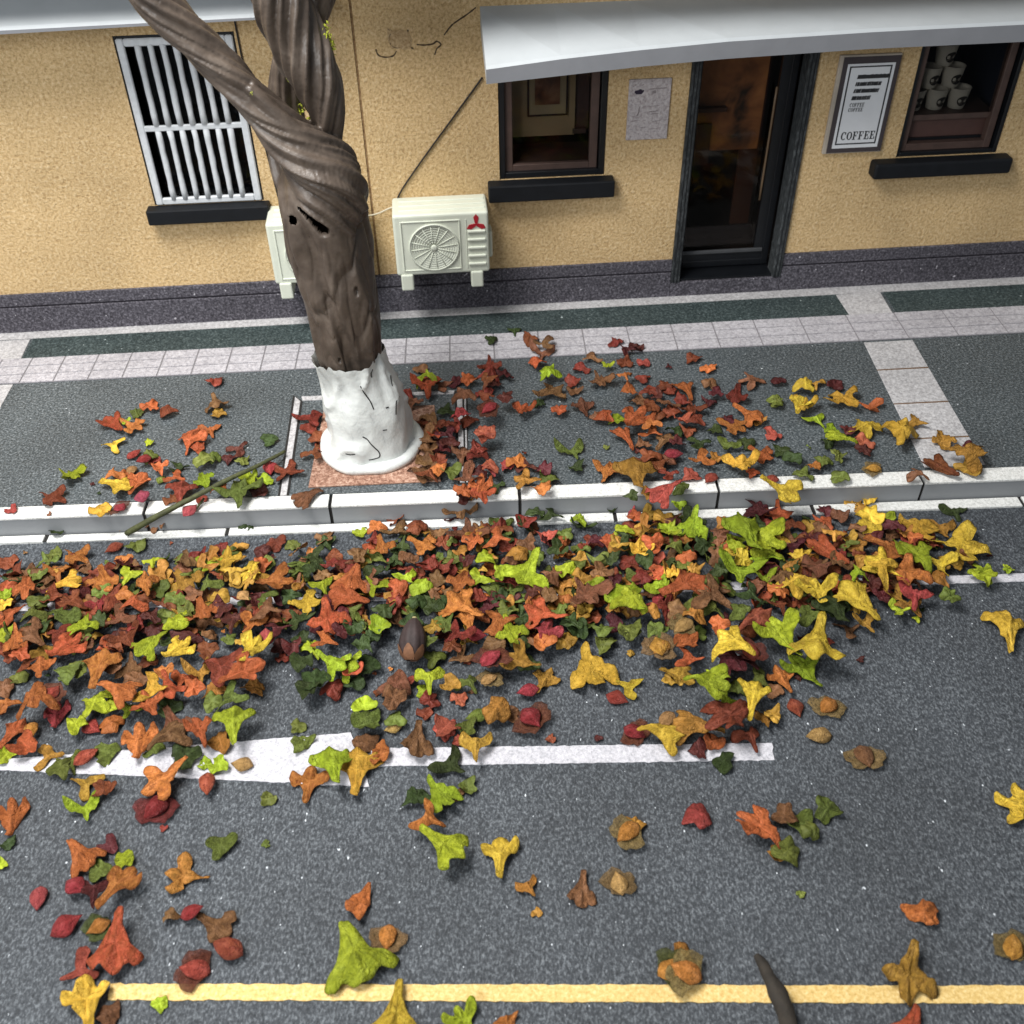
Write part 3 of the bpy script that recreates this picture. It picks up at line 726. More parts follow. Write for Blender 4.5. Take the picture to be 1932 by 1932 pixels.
# ---- wall units (air conditioners)
def make_ac():
    D = .33
    fx0, fz0 = W(749, 523, D); fx1, fz1 = W(922, 401, D)
    fx0 = (fx0 + W(740, 406, D)[0])/2; fx1 = (fx1 + W(923.5, 511, D)[0])/2
    fz0 = (fz0 + W(923.5, 511, D)[1])/2; fz1 = (fz1+W(740, 406, D)[1])/2
    w, h = fx1-fx0, fz1-fz0
    t = empty('air_conditioner')
    bm = bmesh.new()
    add_box(bm, 0, w, -D, -.002, 0, h, .020, 3); bm_obj('casing', bm, M['ac'], t)
    for k in range(3):                                    # ribs along the top
        box('top_rib', .05, w-.02, -D*(.28+.24*k)-.012, -D*(.28+.24*k)+.012, h-.004, h+.008, M['ac'], t, .004)
    # recessed looking fan square with a rim
    cx_, cz = w*.415, h*.46; R = w*.262
    ring('fan_surround', w*.075, w*.70, h*.08, h*.90, .010, -D-.008, -D+.004, M['ac'], t, .003)
    fan = lathe('fan_grille', [(R*1.02, .0), (R*1.02, .012), (R*.97, .014), (R*.95, .004), (R*.02, .002)], M['ac'], t, 48)
    fan.rotation_euler = (math.pi/2, 0, 0); fan.location = (cx_, -D+.001, cz)
    V, F = [], []
    for k in range(1, 9):                                 # concentric wires
        r = R*(.12+.10*k); n = 48; b = len(V)
        for i in range(n):
            a = 2*math.pi*i/n
            for rr, zz in ((r-.004, .003), (r, .007), (r+.004, .003)): V.append((rr*math.cos(a), rr*math.sin(a), zz))
        for i in range(n):
            for j in range(2): F.append((b+i*3+j, b+i*3+j+1, b+((i+1) % n)*3+j+1, b+((i+1) % n)*3+j))
    mesh_obj('ring_wires', V, F, M['ac'], fan, True)
    for i in range(16):
        a = 2*math.pi*i/16 + .1
        tube('spoke', [Vector((R*.1*math.cos(a), R*.1*math.sin(a), .006)), Vector((R*.96*math.cos(a), R*.96*math.sin(a), .006))], .0034, M['ac'], fan, 6)
    lathe('hub', [(R*.13, .004), (R*.13, .014), (R*.09, .018), (0.001, .018)], M['ac'], fan, 20)
    for k in range(5):                                    # louvres at the right
        zz = h*(.70-.135*k)
        box('louvre', w*.775, w*.965, -D-.014, -D+.004, zz-.012, zz+.008, M['ac'], t, .005)
    box('louvre_edge', w*.758, w*.766, -D-.004, -D+.004, h*.08, h*.90, M['ac'], t, .002)
    # red emblem: three lozenges meeting at a point
    def loz(name, cx2, cz2, ang, a, b):
        pts = [(a, 0), (a*.35, b), (-a*.75, b*.55), (-a, 0), (-a*.75, -b*.55), (a*.35, -b)]
        pts = [(cx2+p*math.cos(ang)-q*math.sin(ang), cz2+p*math.sin(ang)+q*math.cos(ang)) for p, q in pts]
        n = len(pts); V = [(x, -D-.005, z) for x, z in pts]+[(x, -D+.001, z) for x, z in pts]
        return mesh_obj(name, V, [tuple(range(n))]+[(n+i, n+(i+1) % n, (i+1) % n, i) for i in range(n)], M['red'], t)
    ex_, ez_ = w*.87, h*.815; s = .040
    loz('emblem', ex_, ez_+s*.95, math.pi/2, s, s*.5)
    loz('emblem', ex_-s*.88, ez_-s*.50, math.radians(203), s, s*.5)
    loz('emblem', ex_+s*.88, ez_-s*.50, math.radians(-23), s, s*.5)
    for fx in (w*.105, w*.86):
        box('foot', fx-.048, fx+.048, -D-.012, -.05, -.125, .012, M['ac'], t, .012, 2)
    box('pipe_cover', w-.002, w+.035, -.20, -.06, h*.10, h*.55, M['ac'], t, .02, 3)
    return t, fx0, fz0
ac, acx, acz = make_ac()
ac.location = BM @ Vector((acx, 0, acz)); ac.rotation_euler = (0, 0, WANG)
tag(ac, 'ivory air conditioner with red three-part emblem beside the shop window sill', 'air conditioner', 'wall mounted air conditioners')
ac2 = copy_tree(ac)
a2x, a2z = W(523, 537, .33)
ac2.location = BM @ Vector((a2x-.012, 0, a2z)); ac2['label'] = 'ivory air conditioner half hidden behind the twisted tree trunk'
# wires
def on_wall(pts, d): return catmull([BM @ Vector((wx(u, v, d), -d, wz(u, v, d))) for u, v in pts], 6)
tag(tube('wire', on_wall([(910, 146), (862, 212), (800, 297), (762, 352), (750, 374)], .012), .0062, M['cable_black']), 'thin black wire from canopy corner down to the emblem air conditioner', 'wire')
tag(tube('wire', on_wall([(441, 30), (458, 116), (478, 190), (504, 291), (530, 392)], .012), .0062, M['cable_black']), 'thin black wire beside the barred window running behind the tree', 'wire')
tag(tube('cable', on_wall([(742, 390), (730, 395), (712, 403), (690, 407), (670, 402)], .05), .006, M['cable_white']), 'thin white cable between the air conditioner and the tree trunk', 'cable')
tag(tube('cable', on_wall([(690, 436), (699, 450), (703, 478), (702, 500), (696, 515)], .05), .006, M['cable_white']), 'short looped white cable beside the trunk over the plinth', 'cable')

# ================================================================== THE TREE
tb = P(702, 836, .03); TY = tb.y
tree = tag(empty('twisted_tree', (tb.x, tb.y, 0)), 'twisted brown tree with white painted base standing in the pit', 'tree')
def T(u, v, dy=0.0): return PY(u, v, TY+dy) - Vector((tb.x, tb.y, 0))
def Tr(u, v, hw, dy=0.0): return hw*px_size(PY(u, v, TY+dy))
def nz(p, s): return mnoise.noise(Vector(p)*s)
def limb(pts, n=40, ridges=7, amp=.16, twist=3.0, seed=0.0, dens=8, flat=None):
    P3 = [T(u, v, dy) for u, v, hw, dy in pts]; R = [Tr(u, v, hw, dy) for u, v, hw, dy in pts]
    c = catmull(P3, dens); rr = catmull([Vector((r, 0, 0)) for r in R], dens)
    def prof(i, th, s):
        q = th + twist*s
        wv = .5*mnoise.noise(Vector((math.cos(q)*1.3, math.sin(q)*1.3, s*1.5+seed)))
        sh = lambda k, o: 1-2*abs(math.sin(.5*k*q+o+2*wv))**.7
        f = 1 + amp*(-.50*sh(4, seed) - .42*sh(11, 1.3*seed) - .16*sh(19, seed)) + .06*mnoise.noise(Vector((math.cos(th)*1.5, math.sin(th)*1.5, s*4+seed)))
        return f
    return tube_data(c, [v.x for v in rr], n, prof)
parts = []
# main trunk (brown): u, v, half width, depth offset
trunk_pts = [(660, 700, 50, 0), (656, 664, 57, 0), (650, 610, 65, 0), (641, 551, 70, 0), (628, 490, 74, 0), (619, 440, 76, 0), (609, 395, 77, 0), (602, 350, 76, 0), (598, 312, 60, .02)]
def trunk_mesh():
    P3 = [T(u, v, dy) for u, v, hw, dy in trunk_pts]; R = [Tr(u, v, hw, dy) for u, v, hw, dy in trunk_pts]
    c = catmull(P3, 8); rr = [v.x for v in catmull([Vector((r, 0, 0)) for r in R], 8)]
    def prof(i, th, s):
        d = Vector((math.cos(th), math.sin(th), 0))
        f = 1 + .10*mnoise.noise(Vector((d.x*1.6, d.y*1.6, s*1.5))) + .05*mnoise.noise(Vector((d.x*4, d.y*4, s*2.2+5)))
        q = th+.5*s
        wv = mnoise.noise(Vector((d.x*1.5, d.y*1.5, s*2)))
        return f + .045*abs(math.sin(4.5*q+2*wv)) - .13*max(0, math.sin(3*q+1.0+.8*s+1.5*wv))**8 + .05*max(0, math.sin(5*q+2+wv*2))**5
    return tube_data(c, rr, 110, prof)
parts.append(trunk_mesh())
# limb sweeping up to the left, starting broad on the right flank
parts.append(limb([(640, 418, 44, -.06), (632, 372, 52, -.09), (612, 330, 56, -.11), (575, 290, 47, -.12), (538, 252, 38, -.12), (500, 212, 31, -.12), (462, 172, 29, -.12), (420, 128, 29, -.12), (382, 90, 30, -.12), (345, 52, 32, -.12), (300, 4, 35, -.12), (255, -60, 36, -.10), (200, -150, 34, -.05), (150, -250, 28, 0)], 110, 8, .31, 4.2, 1.0))
parts.append(limb([(655, 350, 26, -.06), (650, 320, 24, -.10), (618, 298, 22, -.15), (570, 262, 18, -.18), (520, 214, 14, -.19), (470, 165, 12, -.18)], 48, 5, .16, 4, 4.0))
# right limb
parts.append(limb([(612, 372, 40, .02), (618, 330, 30, .03), (622, 290, 22, .03), (620, 250, 22, .02), (616, 210, 28, .0), (602, 160, 38, 0), (578, 110, 44, 0), (556, 62, 43, 0), (534, 10, 46, 0), (512, -50, 46, 0), (492, -140, 42, 0), (470, -240, 34, 0)], 110, 8, .31, -4.0, 2.2))
# rear limb
parts.append(limb([(598, 430, 30, .05), (566, 360, 36, .09), (546, 300, 32, .14), (541, 240, 29, .17), (538, 180, 27, .18), (544, 120, 26, .18), (560, 70, 28, .18), (584, 30, 28, .17), (600, -10, 28, .16), (612, -70, 28, .15), (622, -200, 24, .15)], 90, 7, .28, 1.2, 3.1))
V, F = [], []
for v, f in parts:
    b = len(V); V += v; F += [tuple(b+i for i in q) for q in f]
tmp = mesh_obj('trunk', V, F, M['bark'])
bm = bmesh.new(); bm.from_mesh(tmp.data); bmesh.ops.recalc_face_normals(bm, faces=bm.faces); bm.to_mesh(tmp.data); bm.free()
rm = tmp.modifiers.new('remesh', 'REMESH'); rm.mode = 'VOXEL'; rm.voxel_size = .0085
dg = bpy.context.evaluated_depsgraph_get()
me = bpy.data.meshes.new_from_object(tmp.evaluated_get(dg))
# knots, hollows and fine ridges on the trunk
hol = [(T(603, 385, -.0), .10, .20, 0), (T(559, 390), .035, .10, 0)]
co = np.empty(len(me.vertices)*3); me.vertices.foreach_get('co', co); co = co.reshape(-1, 3)
nrm = np.empty(len(me.vertices)*3); me.vertices.foreach_get('normal', nrm); nrm = nrm.reshape(-1, 3)
zf_ = T(610, 372).z
for i in range(len(co)):
    p = Vector(co[i]); k = max(0.0, min(1.0, (zf_+.12-p.z)/.2))
    if k <= 0: continue
    w0 = mnoise.noise(p*2.2)*.25
    r1 = abs(mnoise.noise(Vector((p.x*6.5+w0, p.y*6.5, p.z*1.5+w0)))); r2 = abs(mnoise.noise(Vector((p.x*13, p.y*13+4, p.z*3.2))))
    co[i] += nrm[i]*k*(-.015*max(0, 1-r1*7)**1.5 - .004*max(0, 1-r2*7) + .022*mnoise.noise(Vector((p.x*5, p.y*5, p.z*3+8))))
axis_a, axis_b = T(572, 362), T(618, 400); hole = set()
for i in range(len(co)):
    p = Vector(co[i])
    if p.y < 0.0:
        # slit-shaped hollow below the sweeping limb
        ab = axis_b-axis_a; q = Vector((p.x, 0, p.z)); t = max(0, min(1, (q-Vector((axis_a.x, 0, axis_a.z))).dot(Vector((ab.x, 0, ab.z)))/(ab.x**2+ab.z**2)))
        c = Vector((axis_a.x+ab.x*t, 0, axis_a.z+ab.z*t)); d = (q-c).length; w = .009+.027*t
        if d < w: co[i][1] += .07*(1-(d/w)**2); hole.add(i) if d < w*.6 else None
        h = T(559.5, 388); d = math.hypot(p.x-h.x, p.z-h.z)
        if d < .028: co[i][1] += .04*(1-(d/.028)**2); hole.add(i) if d < .022 else None
        for (hu, hv, hr, hd) in ((677, 520, .022, .03), (646, 648, .016, .025), (560, 545, .02, .03)):
            h = T(hu, hv); d = math.hypot((p.x-h.x)*1.6, (p.z-h.z)*.6)
            if d < hr: co[i][1] += hd*(1-(d/hr)**2)
me.vertices.foreach_set('co', co.ravel())
bm = bmesh.new(); bm.from_mesh(me); bm.verts.ensure_lookup_table()
bmesh.ops.delete(bm, geom=[bm.verts[i] for i in hole], context='VERTS'); bm.to_mesh(me); bm.free()
me.polygons.foreach_set('use_smooth', [True]*len(me.polygons)); me.update()
bpy.data.objects.remove(tmp)
trunk = bpy.data.objects.new('trunk', me); C.objects.link(trunk); trunk.parent = tree
if not me.materials: me.materials.append(M['bark'])

# white painted base
base_pts = [(702, 872, 82, 0), (702, 852, 82, 0), (701, 835, 82, 0), (699, 812, 81, 0), (696, 786, 79, 0), (690, 765, 77, 0), (684, 742, 71, 0), (678, 715, 66, 0), (668, 690, 65, 0), (657, 664, 66, 0)]
def base_mesh():
    P3 = [T(u, v, dy) for u, v, hw, dy in base_pts]; P3[0].z = .012
    R = [Tr(u, v, hw, dy) for u, v, hw, dy in base_pts]
    keep = [0] + [i for i in range(1, len(P3)) if P3[i].z > .05]
    P3 = [P3[i] for i in keep]; R = [R[i] for i in keep]
    c = catmull(P3, 9); rr = [v.x for v in catmull([Vector((r, 0, 0)) for r in R], 9)]
    n = 72
    def prof(i, th, s):
        d = Vector((math.cos(th), math.sin(th), 0))
        f = 1 + .15*mnoise.noise(Vector((d.x*1.2+3, d.y*1.2, s*2.6))) + .09*mnoise.noise(Vector((d.x*2.6, d.y*2.6+7, s*4.5)))
        r = abs(mnoise.noise(Vector((d.x*1.3+9+s*1.1, d.y*1.3-s*.7, s*1.6))))
        return f + .10*(1-min(1, r*6))**1.5 - .02
    V, F = tube_data(c, rr, n, prof, True)
    # ragged top edge
    m = len(c)
    for k in range(n):
        a = .035*mnoise.noise(Vector((k*.35, 0, 3))) + .02*mnoise.noise(Vector((k*.9, 2, 3)))
        for j in (1, 2, 3): V[(m-j)*n+k] = V[(m-j)*n+k] + Vector((0, 0, a*(4-j)/3))
    F = F[:-1]
    return V, F
V, F = base_mesh(); wash = mesh_obj('painted_base', V, F, M['wash'], tree, True)
RB = Tr(702, 836, 95)
foot = lathe('foot', [(0.01, .006), (RB*.9, .006), (RB*.985, .014), (RB*1.01, .036), (RB*.985, .062), (RB*.90, .074), (RB*.5, .062)], M['wash'], tree, 56, lambda th, z: 1+.030*math.sin(2*th+1)+.02*math.sin(5*th)+.012*math.sin(9*th+z*30))
# dark cracks in the paint, snapped on to the painted surface
from mathutils.bvhtree import BVHTree
bvh = BVHTree.FromPolygons([Vector(v) for v in V], F)
def snap(u, v):
    o = ORG - Vector((tb.x, tb.y, 0)); d = ROT @ _ray(u, v)
    h = bvh.ray_cast(o, d.normalized()); return h[0]
for pts in ([(680, 729), (687, 741), (695, 752), (700, 760), (705, 772)], [(703, 697), (700, 704), (701, 712)], [(737, 708), (738, 718), (740, 728)], [(754, 748), (748, 757), (747, 770), (747, 782)], [(684, 824), (693, 829), (700, 838), (708, 846), (715, 853), (716, 862), (706, 866), (696, 868)], [(652, 856), (661, 858), (670, 857)], [(728, 770), (733, 768)], [(733, 681), (741, 688), (742, 695)], [(722, 812), (730, 811)]):
    q = [snap(u, v) for u, v in pts]; q = [p for p in q if p]
    if len(q) >= 2: tube('paint_crack', catmull(q, 3), .0042, M['joint'], tree, 6)
# tufts of yellow-green moss caught in the fork
def tuft(u, v, dy, n, r):
    V, F = [], []; c = T(u, v, dy)
    for _ in range(n):
        p = c + Vector((random.gauss(0, r*.5), random.gauss(0, r*.4), random.gauss(0, r*.7)))
        a = Vector((random.gauss(0, 1), random.gauss(0, 1), random.gauss(0, 1))).normalized()*r*.30; b_ = a.orthogonal().normalized()*r*.14; e = a.cross(b_).normalized()*r*.06
        k = len(V); V += [p-a, p+b_, p+a, p-b_, p+e, p-e]
        F += [(k, k+1, k+4), (k+1, k+2, k+4), (k+2, k+3, k+4), (k+3, k, k+4), (k+1, k, k+5), (k+2, k+1, k+5), (k+3, k+2, k+5), (k, k+3, k+5)]
    mesh_obj('moss_tuft', V, F, M['moss'], tree)['kind'] = 'stuff'
tuft(612, 68, .0, 110, .042); tuft(622, 86, .0, 90, .036); tuft(551, 142, .10, 40, .03); tuft(475, 176, -.235, 14, .010); tuft(575, 205, .12, 30, .045); tuft(586, 236, .10, 30, .04)

# ================================================================== FALLEN LEAVES
def leaf_outline(kind, rnd):
    j = lambda a: rnd.uniform(-a, a)
    if kind == 'L':                     # stalk, two side lobes, middle lobe
        sl = .46+j(.08); so = .24+j(.14); ml = .40+j(.10); st = .50+j(.09); sw = .080+j(.03); lw = .148+j(.035)
        right = [(sw*.8, -st), (sw*1.2, -st*.62), (sw*1.9, -.22), (.22, -.09), (sl*.66, so*.3-lw*.85), (sl*.95, so*.5-lw*.65), (sl+.05, so*.8), (sl*.92, so+lw*.55), (sl*.64, so*.85+lw*.6), (.20, .17+j(.03)), (.15, ml*.62), (.125, ml*.9)]
        left = [(-x*(1+j(.10)), y+j(.04)) for x, y in right][::-1]
        pts = right + [(j(.02), ml+.04)] + left
    elif kind == 'T':                   # long stalk flaring into three short lobes
        fl = .44+j(.07)
        right = [(.070+j(.015), -.48), (.095, -.30), (.14+j(.02), -.12), (.25, .04), (fl*.88, .14+j(.05)), (fl+.03, .27+j(.05)), (fl*.80, .40), (fl*.52, .33), (.15, .40+j(.04))]
        pts = right + [(j(.02), .48+j(.05))] + [(-x*(1+j(.12)), y+j(.04)) for x, y in right][::-1]
    elif kind == 'F':                   # ragged rounded fragment
        n = 11; ph = rnd.random()*6; asp = rnd.uniform(.6, .95)
        pts = []
        for k in range(n):
            a = 2*math.pi*k/n - math.pi/2
            r = .44*(1+.22*math.sin(3*a+ph)+.14*math.sin(5*a+ph*2)+j(.10))
            pts.append((r*math.cos(a), r*math.sin(a)*asp))
    else:                               # two-lobed, wing-like
        pts = [(.05, -.42), (.13, -.12), (.36, -.02), (.50, .16), (.44, .32), (.26, .25), (.08, .12), (-.10, .14), (-.30, .34), (-.46, .28), (-.47, .08), (-.30, -.08), (-.11, -.16), (-.05, -.42)]
        pts = [(x*(1+j(.12)), y*(1+j(.12))) for x, y in pts]
    return pts
def closed_spline(pts, per):
    n = len(pts); out = []
    for i in range(n):
        p0, p1, p2, p3 = [np.array(pts[(i+k) % n]) for k in (-1, 0, 1, 2)]
        for k in range(per):
            t = k/per
            out.append(.5*((2*p1)+(p2-p0)*t+(2*p0-5*p1+4*p2-p3)*t*t+(3*p1-p0-3*p2+p3)*t**3))
    return out
def leaf_mesh(kind, idx):
    rnd = random.Random(kind+str(idx))
    out = closed_spline(leaf_outline(kind, rnd), 3)
    out = [p*(1+.035*mnoise.noise(Vector((p[0]*14, p[1]*14, idx*2.3)))) for p in out]
    n = len(out); cen = np.array((0, .03))
    rings = [1.0, .86, .66, .44, .22]
    V, tone = [], []
    k1 = rnd.uniform(-.6, .6); k2 = rnd.uniform(-1.0, 1.0); k3 = rnd.uniform(-.8, .8); ph = rnd.random()*6; wr = rnd.uniform(.04, .09)
    if kind == 'F': k1 *= 1.5; k2 *= 1.3; wr *= 1.5
    fold = rnd.uniform(0, math.pi)
    def zf(x, y):
        r2 = x*x+y*y; a = math.atan2(y, x)
        z = k1*abs(x)*.6 + k2*r2*.55 + k3*x*y*.7 + .22*k2*max(0, -y)**2
        d = x*math.cos(fold)+y*math.sin(fold)
        z += .10*abs(math.sin(3.1*d+ph)) * (1.4 if kind == 'F' else .7)
        z += wr*math.sin(7*a+ph)*math.sqrt(r2) + .10*mnoise.noise(Vector((x*3.2+idx, y*3.2, idx*1.7))) + .05*abs(mnoise.noise(Vector((x*9+idx, y*9, idx*.7)))) + .018*math.sin(22*math.atan2(x, y+.55))
        return z
    def tn(x, y, f):
        vein = min(abs(x), abs(abs(x)*.62-max(y-.02, -.3)*1.0)+.02)
        t = .50 + .42*mnoise.noise(Vector((x*4+idx*3, y*4, 5))) + .25*mnoise.noise(Vector((x*11+idx*3, y*11, 5))) + .12*math.sin(26*math.atan2(y+.15, x))*.6
        t += .22*max(0, 1-vein/.035)
        if f > .9: t -= .16
        return max(0, min(1, t))
    for f in rings:
        for p in out:
            q = cen+(p-cen)*f; V.append((q[0], q[1], zf(*q))); tone.append(tn(q[0], q[1], f))
    V.append((cen[0], cen[1], zf(*cen))); tone.append(.7)
    top = len(V); th = .012
    F = []
    for r in range(len(rings)-1):
        for i in range(n): F.append((r*n+i, r*n+(i+1) % n, (r+1)*n+(i+1) % n, (r+1)*n+i))
    c = len(rings)*n
    for i in range(n): F.append(((len(rings)-1)*n+i, (len(rings)-1)*n+(i+1) % n, c))
    area2 = sum(out[i][0]*out[(i+1) % n][1]-out[(i+1) % n][0]*out[i][1] for i in range(n))
    if area2 < 0: F = [f[::-1] for f in F]
    V2 = [(x, y, z-th) for x, y, z in V]; nf = len(F)
    F += [tuple(i+top for i in f[::-1]) for f in F[:nf]]
    for i in range(n):
        q = (i, (i+1) % n, (i+1) % n+top, i+top); F.append(q[::-1] if area2 > 0 else q)
    V += V2; tone += tone
    me = bpy.data.meshes.new('leaf_%s' % kind); me.from_pydata(V, [], F)
    me.polygons.foreach_set('use_smooth', [True]*len(me.polygons))
    at = me.attributes.new('tone', 'FLOAT', 'POINT'); at.data.foreach_set('value', tone); me.update()
    return me
BASEM = {k: [leaf_mesh(k, i) for i in range(c)] for k, c in (('L', 12), ('F', 12), ('B', 6), ('T', 8))}
_cache = {}
def leaf_me(kind, idx, col):
    key = (kind, idx, col)
    if key not in _cache:
        m = BASEM[kind][idx].copy(); m.materials.append(LM[col]); _cache[key] = m
    return _cache[key]
def seed_mesh(idx):
    rnd = random.Random('s%d' % idx); V, F, tone = [], [], []; n, m = 16, 11
    w = rnd.uniform(.27, .36); tip = rnd.uniform(.35, .6)
    for i in range(m):
        t = i/(m-1); y = -.5+t
        r = w*max(.04, math.sin(math.pi*(t**(.8)))) ** (1.0+.3*(idx % 2))
        for k in range(n):
            a = 2*math.pi*k/n; rr = r*(1+.10*math.sin(4*a+idx)+.22*mnoise.noise(Vector((math.cos(a)*2, math.sin(a)*2, t*3+idx))))
            V.append((rr*math.cos(a), y, rr*.50*math.sin(a)+.05*math.sin(t*3))); tone.append(max(0, min(1, .5+.35*mnoise.noise(Vector((a*1.2, t*4, idx)))+(.18 if k % 4 == 0 else 0)-.35*(t > .9)-.25*(t < .06))))
    for i in range(m-1):
        for k in range(n): F.append((i*n+k, (i+1)*n+k, (i+1)*n+(k+1) % n, i*n+(k+1) % n))
    F.append(tuple(range(n))); F.append(tuple((m-1)*n+k for k in range(n))[::-1])
    me = bpy.data.meshes.new('seed'); me.from_pydata(V, [], F); me.polygons.foreach_set('use_smooth', [True]*len(me.polygons))
    at = me.attributes.new('tone', 'FLOAT', 'POINT'); at.data.foreach_set('value', tone); me.update(); return me
def wing_mesh(idx):
    rnd = random.Random('w%d' % idx); n = 22; V, F, tone = [], [], []
    for f in (1.0, .7, .4):
        for k in range(n):
            a = 2*math.pi*k/n; r = (.60+.10*math.sin(2*a+idx)+.07*math.sin(5*a+idx*2)+(.03*(-1)**k if f == 1 else 0))*f
            V.append((r*math.cos(a)*1.05, r*math.sin(a)*.92+.05, -.08+.12*mnoise.noise(Vector((math.cos(a)*2*f, math.sin(a)*2*f, idx)))+.10*f*f)); tone.append(.35+.5*rnd.random())
    V.append((0, .05, -.08)); tone.append(.5)
    for r in range(2):
        for i in range(n): F.append((r*n+i, r*n+(i+1) % n, (r+1)*n+(i+1) % n, (r+1)*n+i))
    for i in range(n): F.append((2*n+i, 2*n+(i+1) % n, 3*n))
    c = len(V); nf = len(F); V += [(x, y, z-.015) for x, y, z in V]; tone += tone
    F += [tuple(i+c for i in f[::-1]) for f in F[:nf]]; F += [((i+1) % n, i, i+c, (i+1) % n+c) for i in range(n)]
    me = bpy.data.meshes.new('wing'); me.from_pydata(V, [], F); me.polygons.foreach_set('use_smooth', [True]*len(me.polygons))
    at = me.attributes.new('tone', 'FLOAT', 'POINT'); at.data.foreach_set('value', tone); me.update(); return me
SEEDB = [seed_mesh(i) for i in range(4)]; WINGB = [wing_mesh(i) for i in range(4)]

